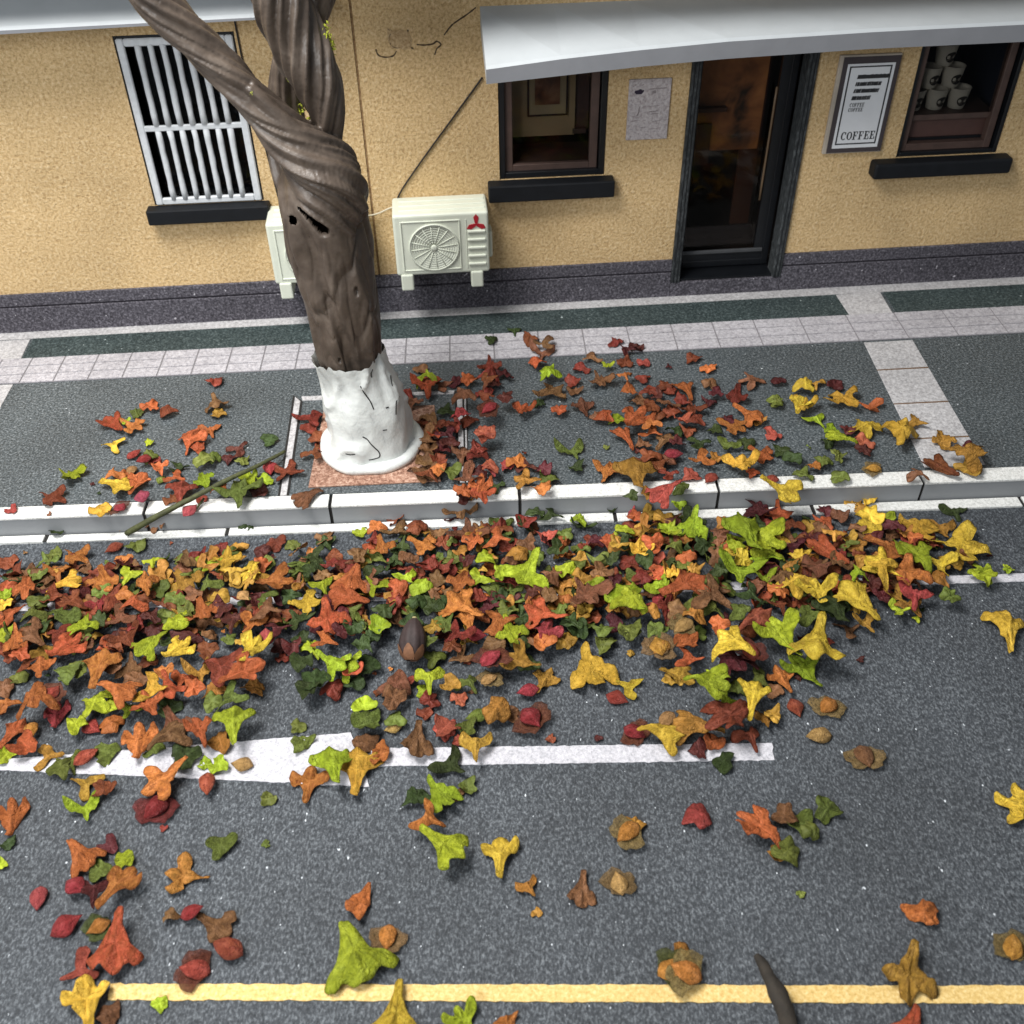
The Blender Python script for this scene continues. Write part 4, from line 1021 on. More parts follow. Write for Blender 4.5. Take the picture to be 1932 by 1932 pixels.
# measured places: (view origin x, y, scale) then "x y colour+shape [@stalk direction] [*size]"
# shapes: L lobed, B two-lobed, F fragment, S seed, W seed with papery wing
BLOCKS = [
((0, 800, .5176), '''1225 630 rF;1230 745 bL@250;1245 815 gF;860 765 oF;950 795 rF;780 810 eF*.8;650 875 oL@40*1.1;760 885 oL@200;715 860 lF*.5;650 995 yB@180;850 975 lF*.6;765 1045 rS;820 1075 rS;850 1040 eF*.8;
1090 960 oL@120*1.2;1130 1000 oF;1200 910 oB@70;1540 970 kF;1360 1020 dB*1.1;1210 1060 eF;1160 1080 eF;1385 1085 eF*.7;915 1110 oF;1020 1120 kB;405 1175 lL@200*1.1;640 1145 oB@150;750 1140 tS;660 1215 yL@190*1.1;790 1210 oL@130*1.1;
810 1285 pS*1.3;920 1190 gS*.8;1000 1170 oB@20;1170 1195 lL@240;1030 1250 rL@100;1250 1230 oF;1430 1200 lL@60;1515 1205 lF*.8;1370 1260 eL@90*1.5;1480 1255 dF;1380 1370 kF;1540 1125 cS*1.3;1650 1145 rL@10*1.1;300 1290 rL@200;70 1365 cF*.7;
565 1360 yF*1.1;680 1350 rW;600 1455 kF;330 1480 kF;900 1420 bL@300*1.1;1085 1365 pS*1.2;990 1300 rF;1150 1300 rF*.8;1760 840 rL@180*1.1;1770 905 rF;1790 1040 rB*1.1;1760 1285 bL@330*1.1;1410 1455 kF;1810 960 rF;1850 1010 rL@100;1300 1060 dF*.8;880 1070 rF*.7;700 1170 oF*.8'''),
((0, 1600, .5176), '''30 115 rF;650 35 rS*1.2;780 20 eF;705 110 oF;260 110 eB;310 70 eF;435 80 oL@215*1.05;870 110 lB;740 190 lB@130;600 210 oL@250*1.15;150 250 oL@280*1.15;210 200 eF;360 240 yL@160*1.15;60 230 kB;1070 90 bL@250;1050 150 bF;1260 30 rF;1290 110 yL@100*1.15;1190 130 lB@120;
830 230 oL@80;1060 240 gL@230*1.2;1180 230 eB@140;1430 170 yL@300*1.2;1370 220 gF*1.1;1495 130 oF;1570 230 oL@180*1.1;1690 250 bB;1790 80 kB*1.2;1770 150 kF*1.2;1840 180 bF;1900 130 rF;20 300 lF;60 410 oL@330;20 360 yF;180 390 eB@150;230 360 eF;410 340 rL@20;560 360 cB@70;640 310 rL@300*1.1;760 330 oB@160*1.1;830 330 rF;920 270 eF;
270 420 eB;380 420 eF*1.2;480 470 lB*1.2;690 430 bB@150*1.1;860 430 dF;950 350 rF;1010 450 lF*1.2;1060 390 eF;1160 400 oL@250*1.1;1270 400 dF;1330 440 dB*1.2;1440 460 oB*1.1;1390 310 tS;1260 300 gF;1500 330 eB*1.1;1520 380 bB@10*1.2;1750 350 yL@180;1840 250 lB@70;1700 440 kB*1.1;1870 440 oL@260*1.4;1850 560 oB@10;90 560 oL@270*1.1;180 540 bL@40*1.1;
250 630 gL@260;370 600 oL@150*1.2;460 590 bF;330 520 rB;650 570 rF;730 550 rL@60;860 575 lL@320*1.15;1010 610 yL@150;1310 550 eF*.8;1520 540 pS*1.2;1440 610 yL@120*1.3;1400 560 gF;1600 600 dF;1610 660 rF*.7;1720 560 kF;1780 610 lL*.7;1890 680 lL@210*1.1;1720 700 kF*1.2;1790 780 kF*1.2;1750 830 kF*1.1;160 680 rB;230 710 oL@90;380 725 eF;460 730 eF;
560 720 oL@110*1.2;740 720 bL@280;840 680 rF;1140 740 gB@80*1.2;1260 710 rL@200*1.4;1390 740 oL@160*1.3;100 780 eF;20 830 bF;200 880 oL@280*1.2;300 860 rW*1.1;40 930 oF;320 1000 cL@100;660 830 oL@200*1.2;770 790 bF;870 830 yB@10*1.3;960 820 oL@250;1040 780 oB;1100 830 oF;1230 840 gF;1450 820 gF;540 920 lL@210*1.05;650 935 lF;740 950 lB@120;850 930 oL@60;960 940 kF;
1210 910 eF;1320 890 eB@140*1.2;1330 1030 lL@90*1.1;990 1030 bL@240;950 1100 bL@150*1.1;1140 1070 oL@70*1.1;430 1030 lF;520 1060 rS*1.2;630 1040 oF;70 1090 oL@130;180 1070 oS;150 1170 oF;790 1150 oL@100*1.15;880 1180 eF;1050 1220 kF*1.2;1260 1150 gF;1380 1270 tS*1.2;1250 1270 lF*.8;1170 1270 lF*.8;270 1220 gB;400 1250 eB@70;490 1225 cS*1.2;600 1210 eF;340 1280 eF;30 1200 lF;1700 1050 eF*.8;1720 1150 eF;1900 820 rF;120 640 oF;300 320 rF;20 520 lF;1560 430 rF;1650 300 kF;1620 160 dF;1480 430 rF;580 290 eF;700 290 oF;1100 300 bF;1000 330 eF;1580 500 dB;1680 620 dF;880 500 dF;780 470 rF;560 450 kF;440 520 rF;240 480 kF;60 640 rF;640 690 bF;940 740 oF;1180 620 rF'''),
((0, 2100, .5694), '''450 380 gB@200*1.1;540 400 rF;440 500 lB@80;840 360 oL@330*1.5;810 500 dW*1.5;1075 375 rS*1.2;1390 450 eF*.7;1605 370 oL@100*1.05;1730 290 lT@80*1.2;1850 320 yT@95*1.3;60 560 oL@100*1.1;45 690 kF*.6;5 800 lF*.6;410 730 oL@230*1.1;570 700 dF*.9;640 760 lF*.9;520 830 eF;395 910 rS*1.2;490 930 dB@100;600 910 oL@130*1.1;200 970 pS*1.1;345 1110 rS*1.4;510 1120 oW;600 1190 oL@280*1.3;420 1340 cB@150;1150 700 eF;950 860 gL@5*1.1;880 1050 bF*.6;995 1040 rS;1110 1110 bL@210*.95;1180 1230 cS*1.4;1010 1340 cW*1.2;1860 1000 oF*1.1;830 1520 lF*.6;450 1500 yL@85*1.2;560 1570 bF*1.1;1380 690 eF*.4;850 610 rF*.35'''),
((1000, 2100, .5176), '''450 480 kF*1.1;580 470 lL@230*1.1;640 300 kB@40*1.2;670 470 bF*.7;740 430 eF*.8;510 610 oB@20*1.1;590 750 lT@215*1.25;920 830 yT@92*1.1;1080 1000 gB@60*.8;1390 1010 bL@275*.95;1600 980 tW*1.1;1650 690 oW*1.2;1690 650 gF*.9;280 1290 oW*1.1;85 1360 lT@250*1.6;1900 1470 oW*1.2;330 1710 yT@275*1.2;710 1770 lL@60*.9;1130 1150 gF*.4;1210 160 rF*.4;1480 150 dF*.4;1690 120 dW*1.2;1840 110 yL@190*1.1;1870 50 tS*1.1;450 150 bT@275*1.15;610 100 cF;780 190 gB@90*1.3;960 1790 oF*.8'''),
((2000, 2000, .53), '''300 210 rL@330*1.7;400 320 rB@60*1.1;110 260 gL@10*1.4;200 350 oF;120 390 dF*.9;500 230 gB@90;660 170 cS*1.2;840 160 oW*1.3;790 325 tS*1.25;1045 440 bW*1.3;260 470 kF;120 770 cF*1.1;460 830 oL@35*1.35;600 760 bF;680 820 eF;740 850 eF*.8;830 740 eF*1.1;610 970 eF*1.1;560 980 gF*.7;1915 720 yL@20*1.3;1370 1310 oF*1.2;1870 1500 oW*1.2;1290 1660 gL@275*1.4;50 1640 oW*1.3;690 1210 eF*.4;20 1560 gF;1310 1930 oL*.9'''),
((1000, 1400, .5176), '''700 200 bL@270*1.3;650 250 dF;1060 270 rF;1120 220 kF;1210 230 kB;1550 190 kF;1370 260 lF;1690 235 oF*.8;210 290 oF;320 270 rF;440 300 rF;250 420 oL@250;120 340 lF*.9;360 400 kB;200 380 rF;490 410 oL@200*1.1;570 340 bF;600 390 rF;740 340 bL@270*1.2;770 380 oL@290;900 360 oB@10*1.2;950 410 rF;1190 355 cF;1290 340 eF;1460 370 dF;1540 380 oF;1600 390 gF;1650 350 kB;1780 310 gF;1750 410 yF;1880 310 lF;570 480 eF;650 490 eF;510 520 rF;600 540 rB;730 490 dF;
840 480 lF;800 600 lB@140;930 560 lF;1080 545 lT@300*1.45;1030 450 gF;1000 480 bF;1210 560 bF;1290 530 lF;1350 510 eF;1470 500 eB@210;1380 590 gF;1480 630 lF;1420 690 bL@230*1.4;1580 590 dF;1680 710 lL@40*1.2;1650 510 rF;1720 560 rB;1830 570 oF;1900 560 yF;1830 640 lF;80 580 oL@290*1.2;60 700 oL@10*1.2;210 640 lB@220;190 560 kF;390 590 lB@60;470 620 lF;340 640 oF;320 700 gF;440 720 kF;610 720 kB;540 760 kF;700 620 oL@290*1.1;720 760 oL@30*1.2;560 600 bF;960 610 rF;930 700 kF;860 740 dF;910 840 oB@0*1.4;960 780 eF;980 900 lL@250*1.1;
1110 660 dF;1120 720 oF;1180 800 oL@10*1.2;1200 690 bF;1180 900 cL@110;1170 960 oF;1290 950 gF;1330 850 kF;1370 900 kF;1040 940 kF;230 860 lF;80 860 kF;190 920 kF;20 800 dF;20 900 dF;140 960 kF;550 870 gF;600 850 eF;680 900 rB*1.2;790 920 cS*1.1;650 980 rF;700 1040 bB;870 1050 rW*1.5;740 830 oL@80*.9;540 1040 eF;1030 1070 gL@20*1.2;1090 1090 kF*.9;1180 1170 gL@120*1.05;1440 1110 yL@250*1.6;1520 980 eF;1510 890 eF;1660 890 eF;1830 880 eF;1840 990 oW*1.2;1665 1020 gF*.4;1660 1210 yB@200;1590 1280 cS*1.2;1080 1235 cS*1.2;860 1170 tW;740 1180 eB@50;510 1150 lB@90*1.2;480 1230 lF*.7;
30 1080 lL@200;70 1090 oF;170 1100 kF*1.2;90 1190 kF;320 1190 bF*1.3;310 1270 bF*1.2;370 1190 rF;640 1200 gF;690 1280 cF*.8;520 1290 rF;490 1360 rF*.8;150 1320 lF;170 1430 eF*1.2;320 1390 eF;310 1450 tS;790 1380 gS*1.2;900 1340 gF*1.3;970 1370 bF;730 1450 eF;1100 1390 dW*1.5;610 1460 cF;700 1520 rF*.8;150 1540 bF;240 1590 oF;1900 1170 gF;110 460 bF;60 500 rF;320 500 kF;400 500 bF;850 400 kF;1080 400 bF;1250 430 kF;1120 480 eF;640 680 bF;500 690 kF;260 780 kF;420 840 kF;800 700 rF;1060 840 kF;1250 780 eF;1400 760 gF;1560 480 kF;1500 560 bF;880 960 bF;490 960 eF'''),
((1400, 900, .5176), '''100 190 kF*.8;230 150 kB*.8;320 170 rF;400 220 bB*1.2;390 270 bB*1.2;360 310 oF;420 380 lL@130*1.05;90 370 rL@280;110 430 dF;60 500 rF;180 520 dF;70 590 cF;280 600 oL@110*1.1;420 500 bL@160*1.3;370 560 kF*.8;490 600 oF;570 500 bF;620 580 bL@70*1.2;670 300 bB@160;760 345 lF*.8;610 370 rF;720 440 bL@240*1.2;810 210 rF;870 250 dB;930 260 dF;860 320 rF;960 340 cF*.8;860 400 oB@60;890 470 oF;960 410 rF;560 430 rF;1000 480 rF;1090 450 rF;1120 480 rF;1210 480 oL@60*1.05;1250 300 rF;1110 355 dF*.5;1340 365 oF;1340 440 bF;1500 510 rL@280*1.2;1590 430 bL@0;1730 425 dF;1340 555 dF;1000 580 rF;1100 560 bB;
1130 610 rF;1240 600 rL@260;1190 660 cF;1260 650 rF;740 630 oF;700 630 bF*.7;820 650 lF;910 650 oL@140*1.3;1010 670 oB;1010 720 oB@20;860 750 oL@50*1.1;960 800 bF;1080 780 bL@130*1.1;1140 850 cS*1.2;1110 880 bF;1150 700 kF;1010 900 rL@180*1.1;770 950 oL@120*1.1;560 830 eB@60*1.2;580 935 kF*.8;755 810 eF*.4;1280 790 kB*1.1;1380 710 kF;1450 800 eB@130*1.1;1560 780 kF;1560 620 oL@210*1.2;1620 660 gF;1480 700 oL@200*1.1;1700 740 cF*1.1;1750 840 kF;1830 850 kF;1300 880 oB@170*1.2;1390 870 gF;1530 910 yL@80*1.35;1650 860 oL@200;1590 950 oF*.7;1240 960 cF;1110 970 rB;1350 990 rS*1.2;930 970 gL@80*1.5;1010 1080 gF;1090 1060 cL@330*1.2;1180 1040 eF;
900 1080 kF*.8;770 1150 kF;1700 1000 cS*1.1;1740 1050 yL@200*1.3;1570 1060 oL@230*1.3;1620 1170 dB*1.4;60 740 cF;20 830 rF;90 920 cF;190 910 cF;250 890 oF;300 920 dB;400 940 dF;290 1000 gL@10*1.1;390 1050 oF;420 1000 eF;120 1030 kF;30 960 dF;40 1070 oL@250;1890 440 yF;1720 550 eF;1860 570 yL@110*1.1;940 540 bF;1050 520 dF;1180 540 rF;1060 620 rF;1160 780 dF;1220 720 rF;1000 850 rF;900 900 rF*.7;1450 650 dF;1380 500 dF'''),
((1100, 1050, .2588), '''560 160 bF;620 230 lB*1.1;620 330 oL@80*1.4;800 330 bB;390 430 rF;1090 270 oF*1.1;960 290 dF;1340 130 rL@270*1.1;1520 200 dF*1.1;1320 280 rB;1060 430 bL@30*1.1;1290 440 rF;1330 600 cW*1.3;1000 650 cF*1.1;1090 740 rF;840 640 kF;650 680 bF*1.1;700 780 rF*1.1;830 790 rF;640 950 bB*1.2;700 900 oF;620 1060 bF*1.2;800 1100 dF;880 1000 dF;560 1330 bL@200*1.2;650 1350 rB*1.1;750 1280 oF;900 1330 eF*1.1;1030 1130 bL@100;1180 1100 rL@250;1100 1400 bB@160*1.3;1040 1530 oF;1210 1530 oL@110*1.2;1050 1600 dF;1280 890 cF*1.1;1330 1250 cF;330 500 rF;480 520 bF;560 740 rF;760 1180 rF;860 880 dB;720 1010 dF;960 820 rF;600 1200 bF'''),
((2100, 800, .4783), '''640 690 gB@80;770 710 dF*1.1;820 790 yL@35*1.35;400 800 eF;570 830 yL@100*1.2;990 850 oB*1.1;650 920 lB@40*1.1;740 980 lF;810 1030 lL@10*1.1;940 960 yL@240*1.2;850 980 dF;940 1050 cF*1.1;950 1100 dF;720 1060 kF;690 1170 eF*1.1;780 1140 eF;570 1260 eF*1.1;640 1200 oF*.8;1180 980 yL@95*1.35;1260 930 gB@20*1.1;1430 1050 gL@250*1.1;1590 1110 gL@190*1.4;1590 1230 gF*1.2;1600 1080 dF*.9;1420 1220 rL@30*1.2;1280 1240 bB;1340 1330 gF*.8;1000 1220 oW*1.1;790 1280 eF;970 1400 yF*1.2;980 1520 yF*1.2;940 1460 gF;980 1590 yF*1.2;1090 1520 lF*1.1;1270 1580 yL@200*1.3;1430 1590 gB*1.2;1540 1700 yL@190*1.7;1500 1490 kB@60*1.1;1270 1750 lL@50*1.5;
1080 1700 oL@200*1.4;1010 1650 dF;1420 1820 yB@200*1.2;1520 1790 gF;620 1560 gF;700 1550 oF;760 1620 gB;620 1640 dF;720 1740 oL@30*1.3;860 1650 gF;290 1470 dF*1.3;230 1620 lL@60*1.6;150 1700 lF;400 1640 yL@240;340 1750 lB@20*1.2;560 1760 yF;640 1830 bB*1.2;180 1770 yF;1080 1830 yL@30*1.3;1680 1860 lL*.8;1830 1840 lF*.5;410 1500 oL@270;500 1560 rB*1.1;1180 1570 yF;1260 1640 oF;880 1440 gF;700 1480 dF;800 1500 bF;900 1700 gF;800 1760 rF;940 1780 gF'''),
((1800, 1450, .3623), '''560 100 lF;650 230 kB*1.4;680 280 lL@280*1.5;490 330 lB@170;1180 280 kF*1.3;1240 400 lL@200*1.6;1020 410 lF;1300 500 lB*1.3;1100 310 eF;200 190 cF*.8;300 290 gB;420 230 gF;100 300 lF;230 330 gF;250 470 yF;350 430 oF;80 420 gF;160 590 cF*.8;380 610 cB@180;270 690 rF;500 690 gB@90;620 600 eF;690 640 gF;620 510 oF;540 430 eF;620 400 gF;1060 550 yL@300;1060 650 lB*1.6;1270 710 lB@60;1200 750 bF;1380 690 bL@250;1380 810 oF;1500 730 yL@250*1.2;1690 820 yL@60*1.2;1850 570 bB*1.2;1700 620 bF*1.3;1560 530 yF*.8;1500 450 dB*1.2;
170 880 lL@50*1.35;410 800 lB@50;600 760 oL@160*1.5;810 730 eF*1.1;830 840 bL@20*1.3;400 910 cB@160;720 900 eB*1.2;560 970 bF;700 980 gF;340 960 gF;1150 840 kB@30*1.2;1060 970 eF*1.2;1180 1040 cL@150*1.3;1390 920 rB;1130 1130 rF*1.1;890 1090 oF;1030 1230 yL@30*1.2;1000 1370 dL@230*1.4;1150 1300 dW*1.3;1390 1170 lL@50*1.5;1700 1200 yL@280*1.7;1820 950 kL@250*1.1;1620 1010 eF*1.1;1580 1460 lL@50*1.3;1400 1520 oL@60*1.1;800 1550 lL@190*1.3;880 1490 lF;1210 1540 eB@30*1.1;1040 1590 eF;560 1510 gL@200*1.1;600 1100 tW*1.2;640 1250 oF*1.1;640 1360 oB@10*1.1;710 1150 eF;400 1260 oW*1.3;170 1140 eF*1.2;370 1110 eF;960 1700 lB;1170 1680 yL@100*1.2;1330 1830 gF;1340 1640 bF*.8;300 560 kF;560 330 eF;880 530 bF;760 450 kF;960 560 kF;1450 380 bF;1600 400 rF;1720 320 bF;1480 600 kF;1300 620 dF;480 560 kF;900 640 kF;940 480 eF'''),
((2400, 1550, .323), '''850 430 oL@280*1.4;930 640 cB@90*1.3;640 380 yB@200*1.3;350 580 rB@160*1.2;430 690 yT@40*1.4;640 660 dF;760 650 gB@40;900 730 gB@40*1.1;780 790 lB*.9;950 850 lF*.35;1250 650 eF*1.1;1150 480 gF*1.1;420 430 lB;480 890 gB;220 780 kL@60*1.2;320 960 bB;1570 450 lF*1.1;1780 410 lF*.5;1790 940 yT@80*1.5;430 1240 dF*.35;400 760 gF*.8;330 500 kF;560 500 dF'''),
]
items = []
for (ox, oy, s), txt in BLOCKS:
    for e in txt.replace('\n', '').split(';'):
        a = e.strip().split()
        if len(a) < 3: continue
        x, y, code = float(a[0]), float(a[1]), a[2]
        size = 1.0; rot = None
        if '*' in code: code, sz = code.split('*'); size = float(sz)
        if '@' in code: code, r_ = code.split('@'); rot = float(r_)
        if code[1] == 'L' and random.random() < .38: code = code[0]+'T'
        items.append([(ox+s*x)/1.5652, (oy+s*y)/1.5652, code[0], code[1], rot, size])

def surface_z(u, v):
    """pavement or road under this measured place"""
    if P(u, v, 0).y > kerb_front(P(u, v, 0).x): return .006
    return ROAD
hmap = {}
def hget(x, y, r):
    c = .05; vals = []
    for i in range(int((x-r)/c)-1, int((x+r)/c)+1):
        for k in range(int((y-r)/c)-1, int((y+r)/c)+1): vals.append(hmap.get((i, k), 0.0))
    vals.sort(); return vals[int(len(vals)*.6)]
def hput(x, y, r, z):
    c = .05
    for i in range(int((x-r)/c)-1, int((x+r)/c)+1):
        for k in range(int((y-r)/c)-1, int((y+r)/c)+1): hmap[(i, k)] = max(hmap.get((i, k), 0.0), z)
DIM = {'T': .215, 'L': .206, 'F': .162, 'B': .184, 'S': .112, 'W': .112}
NV = {'L': 12, 'F': 12, 'B': 6, 'T': 8}
def local_density(u, v): return sum(1 for q in items if abs(q[0]-u) < 45 and abs(q[1]-v) < 35)
rnd = random.Random(11)
# small dark filler leaves low in the heap
heap = [(0, 1090), (330, 1035), (800, 1000), (1300, 965), (1700, 985), (1840, 1060), (1600, 1140), (1250, 1150), (1000, 1225), (780, 1190), (520, 1180), (300, 1225), (0, 1220)]
def inside(u, v, poly):
    c = False
    for (x1_, y1_), (x2_, y2_) in zip(poly, poly[1:]+poly[:1]):
        if (y1_ > v) != (y2_ > v) and u < (x2_-x1_)*(v-y1_)/(y2_-y1_)+x1_: c = not c
    return c
fill = []
while len(fill) < 460:
    u, v = rnd.uniform(-40, 1840), rnd.uniform(970, 1225)
    if inside(u, v, heap): fill.append([u, v, rnd.choice('kkddbbrreeggrrbo'), rnd.choice('FFBL'), None, rnd.uniform(.75, 1.1)])
for _ in range(170):          # crumbs scattered round the heap
    u, v = rnd.uniform(-20, 1900), rnd.gauss(1130, 130)
    if 700 < v < 1500 and local_density(u, v) > 1: fill.append([u, v, rnd.choice('krdbegor'), 'F', None, rnd.uniform(.15, .35)])
placed = []
def place(it, filler):
    u, v, col, kind, rot, size = it
    sz = surface_z(u, v); p0 = P(u, v, sz); dens = 6 if filler else local_density(u, v)
    dim = DIM[kind]*size
    hh = hget(p0.x, p0.y, dim*.35)
    if filler: hh *= .4
    hh = min(hh*.85, .20)
    if kind in 'SW':
        idx = rnd.randrange(4); me = SEEDB[idx]
    else:
        idx = rnd.randrange(NV[kind]); me = BASEM[kind][idx]
    if rot is None: ang = rnd.uniform(0, 2*math.pi)
    else:
        q = P(u+8*math.cos(math.radians(rot)), v+8*math.sin(math.radians(rot)), sz) - p0
        ang = math.atan2(q.y, q.x) + math.pi/2          # stalk is local -Y
    pile = dens > 9
    tl = max(-.75, min(.75, rnd.gauss(0, .38 if pile else .10))); ta = rnd.uniform(0, 2*math.pi)
    if filler: tl = rnd.gauss(0, .4)
    flip = Matrix.Rotation(math.pi, 4, 'Y') if (kind in 'FB' and rnd.random() < .4) else Matrix.Identity(4)
    R = Matrix.Rotation(tl, 4, Vector((math.cos(ta), math.sin(ta), 0))) @ Matrix.Rotation(ang, 4, 'Z') @ flip
    # make broad outlines lie at the scale measured
    S = Matrix.Diagonal((dim*(rnd.uniform(.72, 1.0) if kind in 'LBFT' else 1), dim*rnd.uniform(.95, 1.1), dim, 1))
    co_ = np.empty(len(me.vertices)*3); me.vertices.foreach_get('co', co_); co_ = co_.reshape(-1, 3)
    zz = (co_ @ np.array((R@S).to_3x3())[2])
    zmin, zmean = float(zz.min()), float(zz.mean())
    z = sz + hh - zmin + .001
    c = P(u, v, z + zmean*.5)
    z = sz + hh - zmin + .001
    # a leaf over the kerb edge may not sink into the stone
    hput(c.x, c.y, dim*.30, min(hh + (zmean-zmin)*.8 + .006, .26))
    return (kind, idx, col, Matrix.Translation((c.x, c.y, z)) @ R @ S, dim/px_size(c), sz, c, size, u, v)
order = sorted(range(len(items)), key=lambda i: items[i][5] + rnd.uniform(0, .5) + (.35 if items[i][2] in 'lyo' else 0))
recs = [(place(f, True), True) for f in fill] + [(place(items[i], False), False) for i in order]

def where(u, v, sz):
    if sz > 0:
        c = P(u, v, 0)
        if c.y < kerb_back(c.x): return 'on the white kerb top'
        if 545 < u < 872 and 740 < v: return 'in the tree pit'
        if u < 545: return 'on pavement by the green twig' if 150 < u else 'on the bare pavement'
        if v < 700: return 'beside the tactile tiles'
        if u < 1120: return 'on pavement near the tree pit'
        if u < 1560: return 'on pavement before the door'
        return 'by the pale cross pavers'
    if v > 1800: return 'near the yellow line'
    if v > 1490: return 'on open road before the yellow line'
    if v > 1375: return 'along the thick white line'
    if v > 1235: return 'on road near thick white line'
    if v < 1020: return 'against the kerb foot'
    if u < 470: return 'in the thin end of the heap'
    if u < 900: return 'in the heap by the trunk'
    if u < 1300: return 'in the middle of the heap'
    return 'in the golden end of the heap'
FORM = {'T': 'fan-shaped leaf', 'L': 'lobed leaf', 'B': 'two-lobed curled leaf', 'F': 'crumpled leaf'}
leafs = [r for r, f in recs if r[0] in 'LBFT' and not f]
leafs.sort(key=lambda r: -r[4])
single = set(id(r) for r in leafs[:300])
stuff = []
for r, f in recs:
    kind, idx, col, MX, pxs, sz, c, size, u, v = r
    if kind in 'SW':
        key = ('S', idx, col)
        if col == 'c': col = 'r'
        key = ('S', idx, col)
        if key not in _cache:
            m = SEEDB[idx].copy(); m.materials.append(SM[col]); _cache[key] = m
        o = bpy.data.objects.new('seed', _cache[key]); C.objects.link(o); o.matrix_world = MX
        if kind == 'W':
            wm = WINGR if col in 'rdp' else (WINGG if rnd.random() < .25 else WING); wk = ('W', idx, wm.name)
            if wk not in _cache:
                m = WINGB[idx].copy(); m.materials.append(wm); _cache[wk] = m
            w_ = bpy.data.objects.new('wing', _cache[wk]); C.objects.link(w_); w_.parent = o
        lab = '%s %s seed %s' % (SEEDCOL[col][0], 'papery-winged' if kind == 'W' else 'oval', where(u, v, sz))
        tag(o, lab, 'seed', lab.replace('seed', 'seeds', 1))
    elif id(r) in single:
        o = bpy.data.objects.new('fallen_leaf', leaf_me(kind, idx, col)); C.objects.link(o); o.matrix_world = MX
        big = 'large ' if size >= 1.35 else ('small ' if size < .85 else '')
        lab = '%s%s %s %s' % (big, LEAFCOL[col][0], FORM[kind], where(u, v, sz))
        tag(o, lab, 'leaf', lab.replace('leaf', 'leaves', 1))
    else: stuff.append(r)
from collections import Counter
tops = [(o, o.matrix_world.translation.copy()) for o in C.objects if o.get('category') in ('leaf', 'seed')]
cnt = Counter(o['label'] for o, _ in tops)
short = lambda o: ' '.join(w for w in o['label'].split()[:3] if w not in ('lobed', 'fan-shaped', 'two-lobed', 'oval', 'papery-winged', 'crumpled', 'leaf', 'seed', 'large', 'small', 'curled')) + (' leaf' if o['category'] == 'leaf' else ' seed')
upd = {}
for o, p in tops:
    if cnt[o['label']] < 2: continue
    near = min((q for q in tops if q[0] is not o and short(q[0]) != short(o)), key=lambda q: (q[1]-p).length)
    w = o['label'].split() + ['touching' if (near[1]-p).length < .16 else 'beside', 'a'] + short(near[0]).split()
    if len(w) <= 16: upd[o.name] = ' '.join(w).replace(' a o', ' an o')
for n_, l_ in upd.items(): C.objects[n_]['label'] = l_; C.objects[n_]['group'] = l_.replace('leaf', 'leaves', 1).replace('seed', 'seeds', 1) if False else C.objects[n_]['group']
# the rest of the litter as one mass
V, F, tone, mi = [], [], [], []; keys = list(LEAFCOL); b = 0
for kind, idx, col, MX, *_ in stuff:
    me = BASEM[kind][idx]; n = len(me.vertices)
    co_ = np.empty(n*3); me.vertices.foreach_get('co', co_); co_ = co_.reshape(-1, 3)
    A = np.array(MX); V.append(co_ @ A[:3, :3].T + A[:3, 3])
    t_ = np.empty(n); me.attributes['tone'].data.foreach_get('value', t_); tone.append(t_)
    for p in me.polygons: F.append(tuple(b+i for i in p.vertices)); mi.append(keys.index(col))
    b += n
lit = mesh_obj('leaf_litter', np.concatenate(V).tolist(), F, None, None, True)
for k in keys: lit.data.materials.append(LM[k])
lit.data.polygons.foreach_set('material_index', mi)
at = lit.data.attributes.new('tone', 'FLOAT', 'POINT'); at.data.foreach_set('value', np.concatenate(tone))
lit['kind'] = 'stuff'; lit['label'] = 'small dark leaves and crumbs filling the heap along the kerb'; lit['category'] = 'leaf litter'

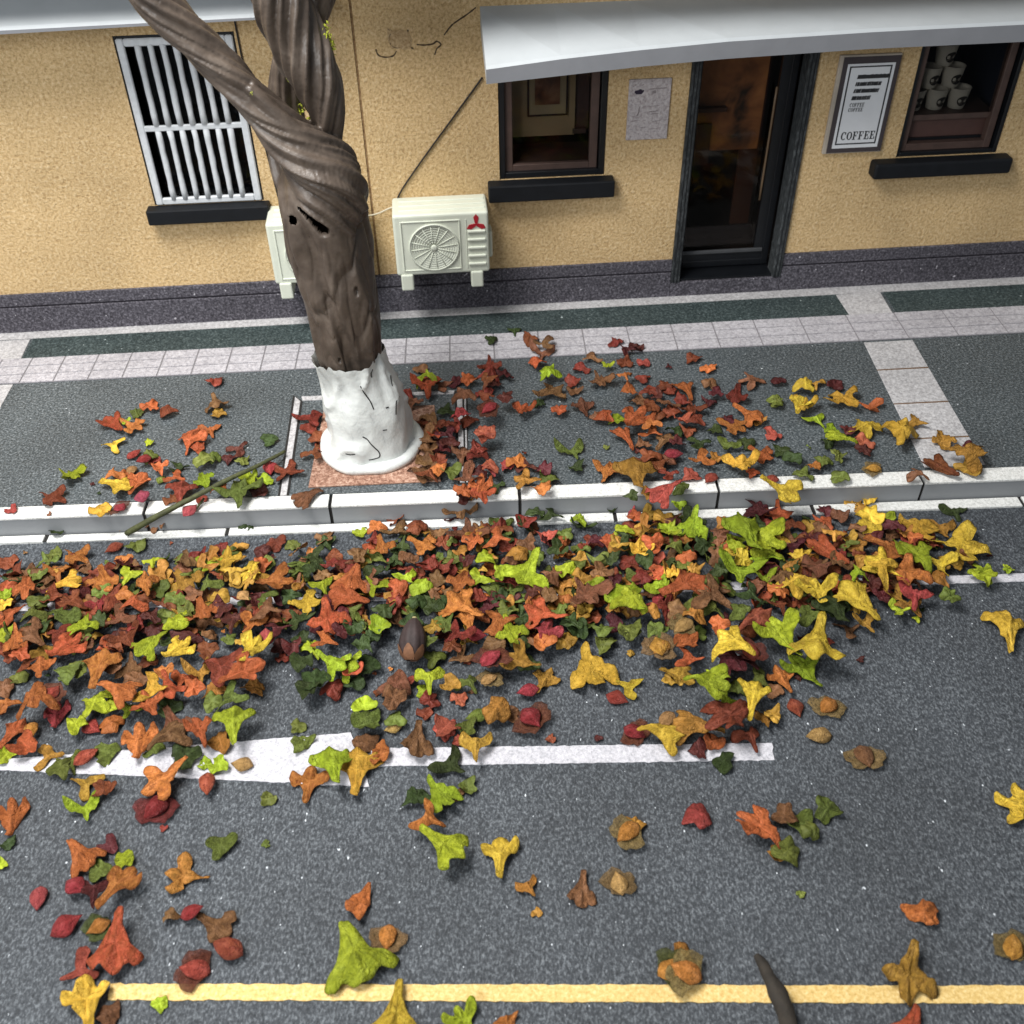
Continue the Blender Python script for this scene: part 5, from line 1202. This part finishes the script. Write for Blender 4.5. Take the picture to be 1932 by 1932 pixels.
# ---- twigs and the dark nut
pts = [P(240, 1006, ROAD+.04), P(300, 972, .05), P(370, 936, .10), P(430, 905, .11), P(490, 877, .09), P(537, 852, .05)]
tw = tube('green_twig', catmull(pts, 6), [.012+.010*min(1, (30-k)/30) for k in range(31)], M['twig'], None, 8, lambda i, th, s: 1+.2*mnoise.noise(Vector((th, s*20, 1))))
tag(tw, 'thin green twig lying across the kerb left of the tree', 'twig')
tube('side_shoot', [P(385, 940, .05), P(372, 958, .03), P(362, 966, .02)], [.008, .007, .005], M['twig'], tw, 6)
pts = [P(1427, 1802, ROAD+.05), P(1440, 1822, ROAD+.055), P(1458, 1856, ROAD+.055), P(1476, 1895, ROAD+.055), P(1490, 1940, ROAD+.06), P(1500, 2010, ROAD+.06)]
st = tube('dark_stick', catmull(pts, 6), [.014+.026*min(1, k/16) for k in range(31)], M['stick'], None, 12, lambda i, th, s: 1+.30*mnoise.noise(Vector((math.cos(th)*2, math.sin(th)*2, s*14))))
tag(st, 'dark brown stick lying across the yellow line', 'stick')
nutp = P(779, 1205, ROAD+.15)
nut = empty('dark_nut', nutp)
nut.rotation_euler = (math.radians(-58), math.radians(4), math.radians(-4))
tag(nut, 'dark brown ridged nut nestling in the leaf heap', 'nut')
lathe('shell', [(.002, -.125), (.040, -.118), (.066, -.085), (.078, -.035), (.074, .015), (.058, .062), (.036, .098), (.014, .118), (.002, .122)], M['acorn'], nut, 40, lambda th, z: 1+.035*math.sin(9*th+z*8)+.02*math.sin(17*th))
lathe('tip', [(.002, .106), (.016, .108), (.013, .126), (.002, .130)], plain_mat('pale_nut_tip', (.28, .24, .11), .7), nut, 12)
for k in range(6):
    a = k*math.pi/3+.3; V, F = [], []
    for j, (w_, z_) in enumerate(((.030, -.125), (.034, -.095), (.026, -.065), (.006, -.038))):
        r_ = np.interp(z_, [-.125, -.118, -.085, -.035], [.03, .045, .068, .080])+.006
        for sg in (-1, 0, 1):
            t_ = a+sg*w_/max(.04, r_); V.append((r_*math.cos(t_), r_*math.sin(t_), z_))
    F = [(j*3+c, j*3+c+1, j*3+c+4, j*3+c+3) for j in range(3) for c in range(2)]
    mesh_obj('scale', V, F, M['nut_scale'], nut, True)
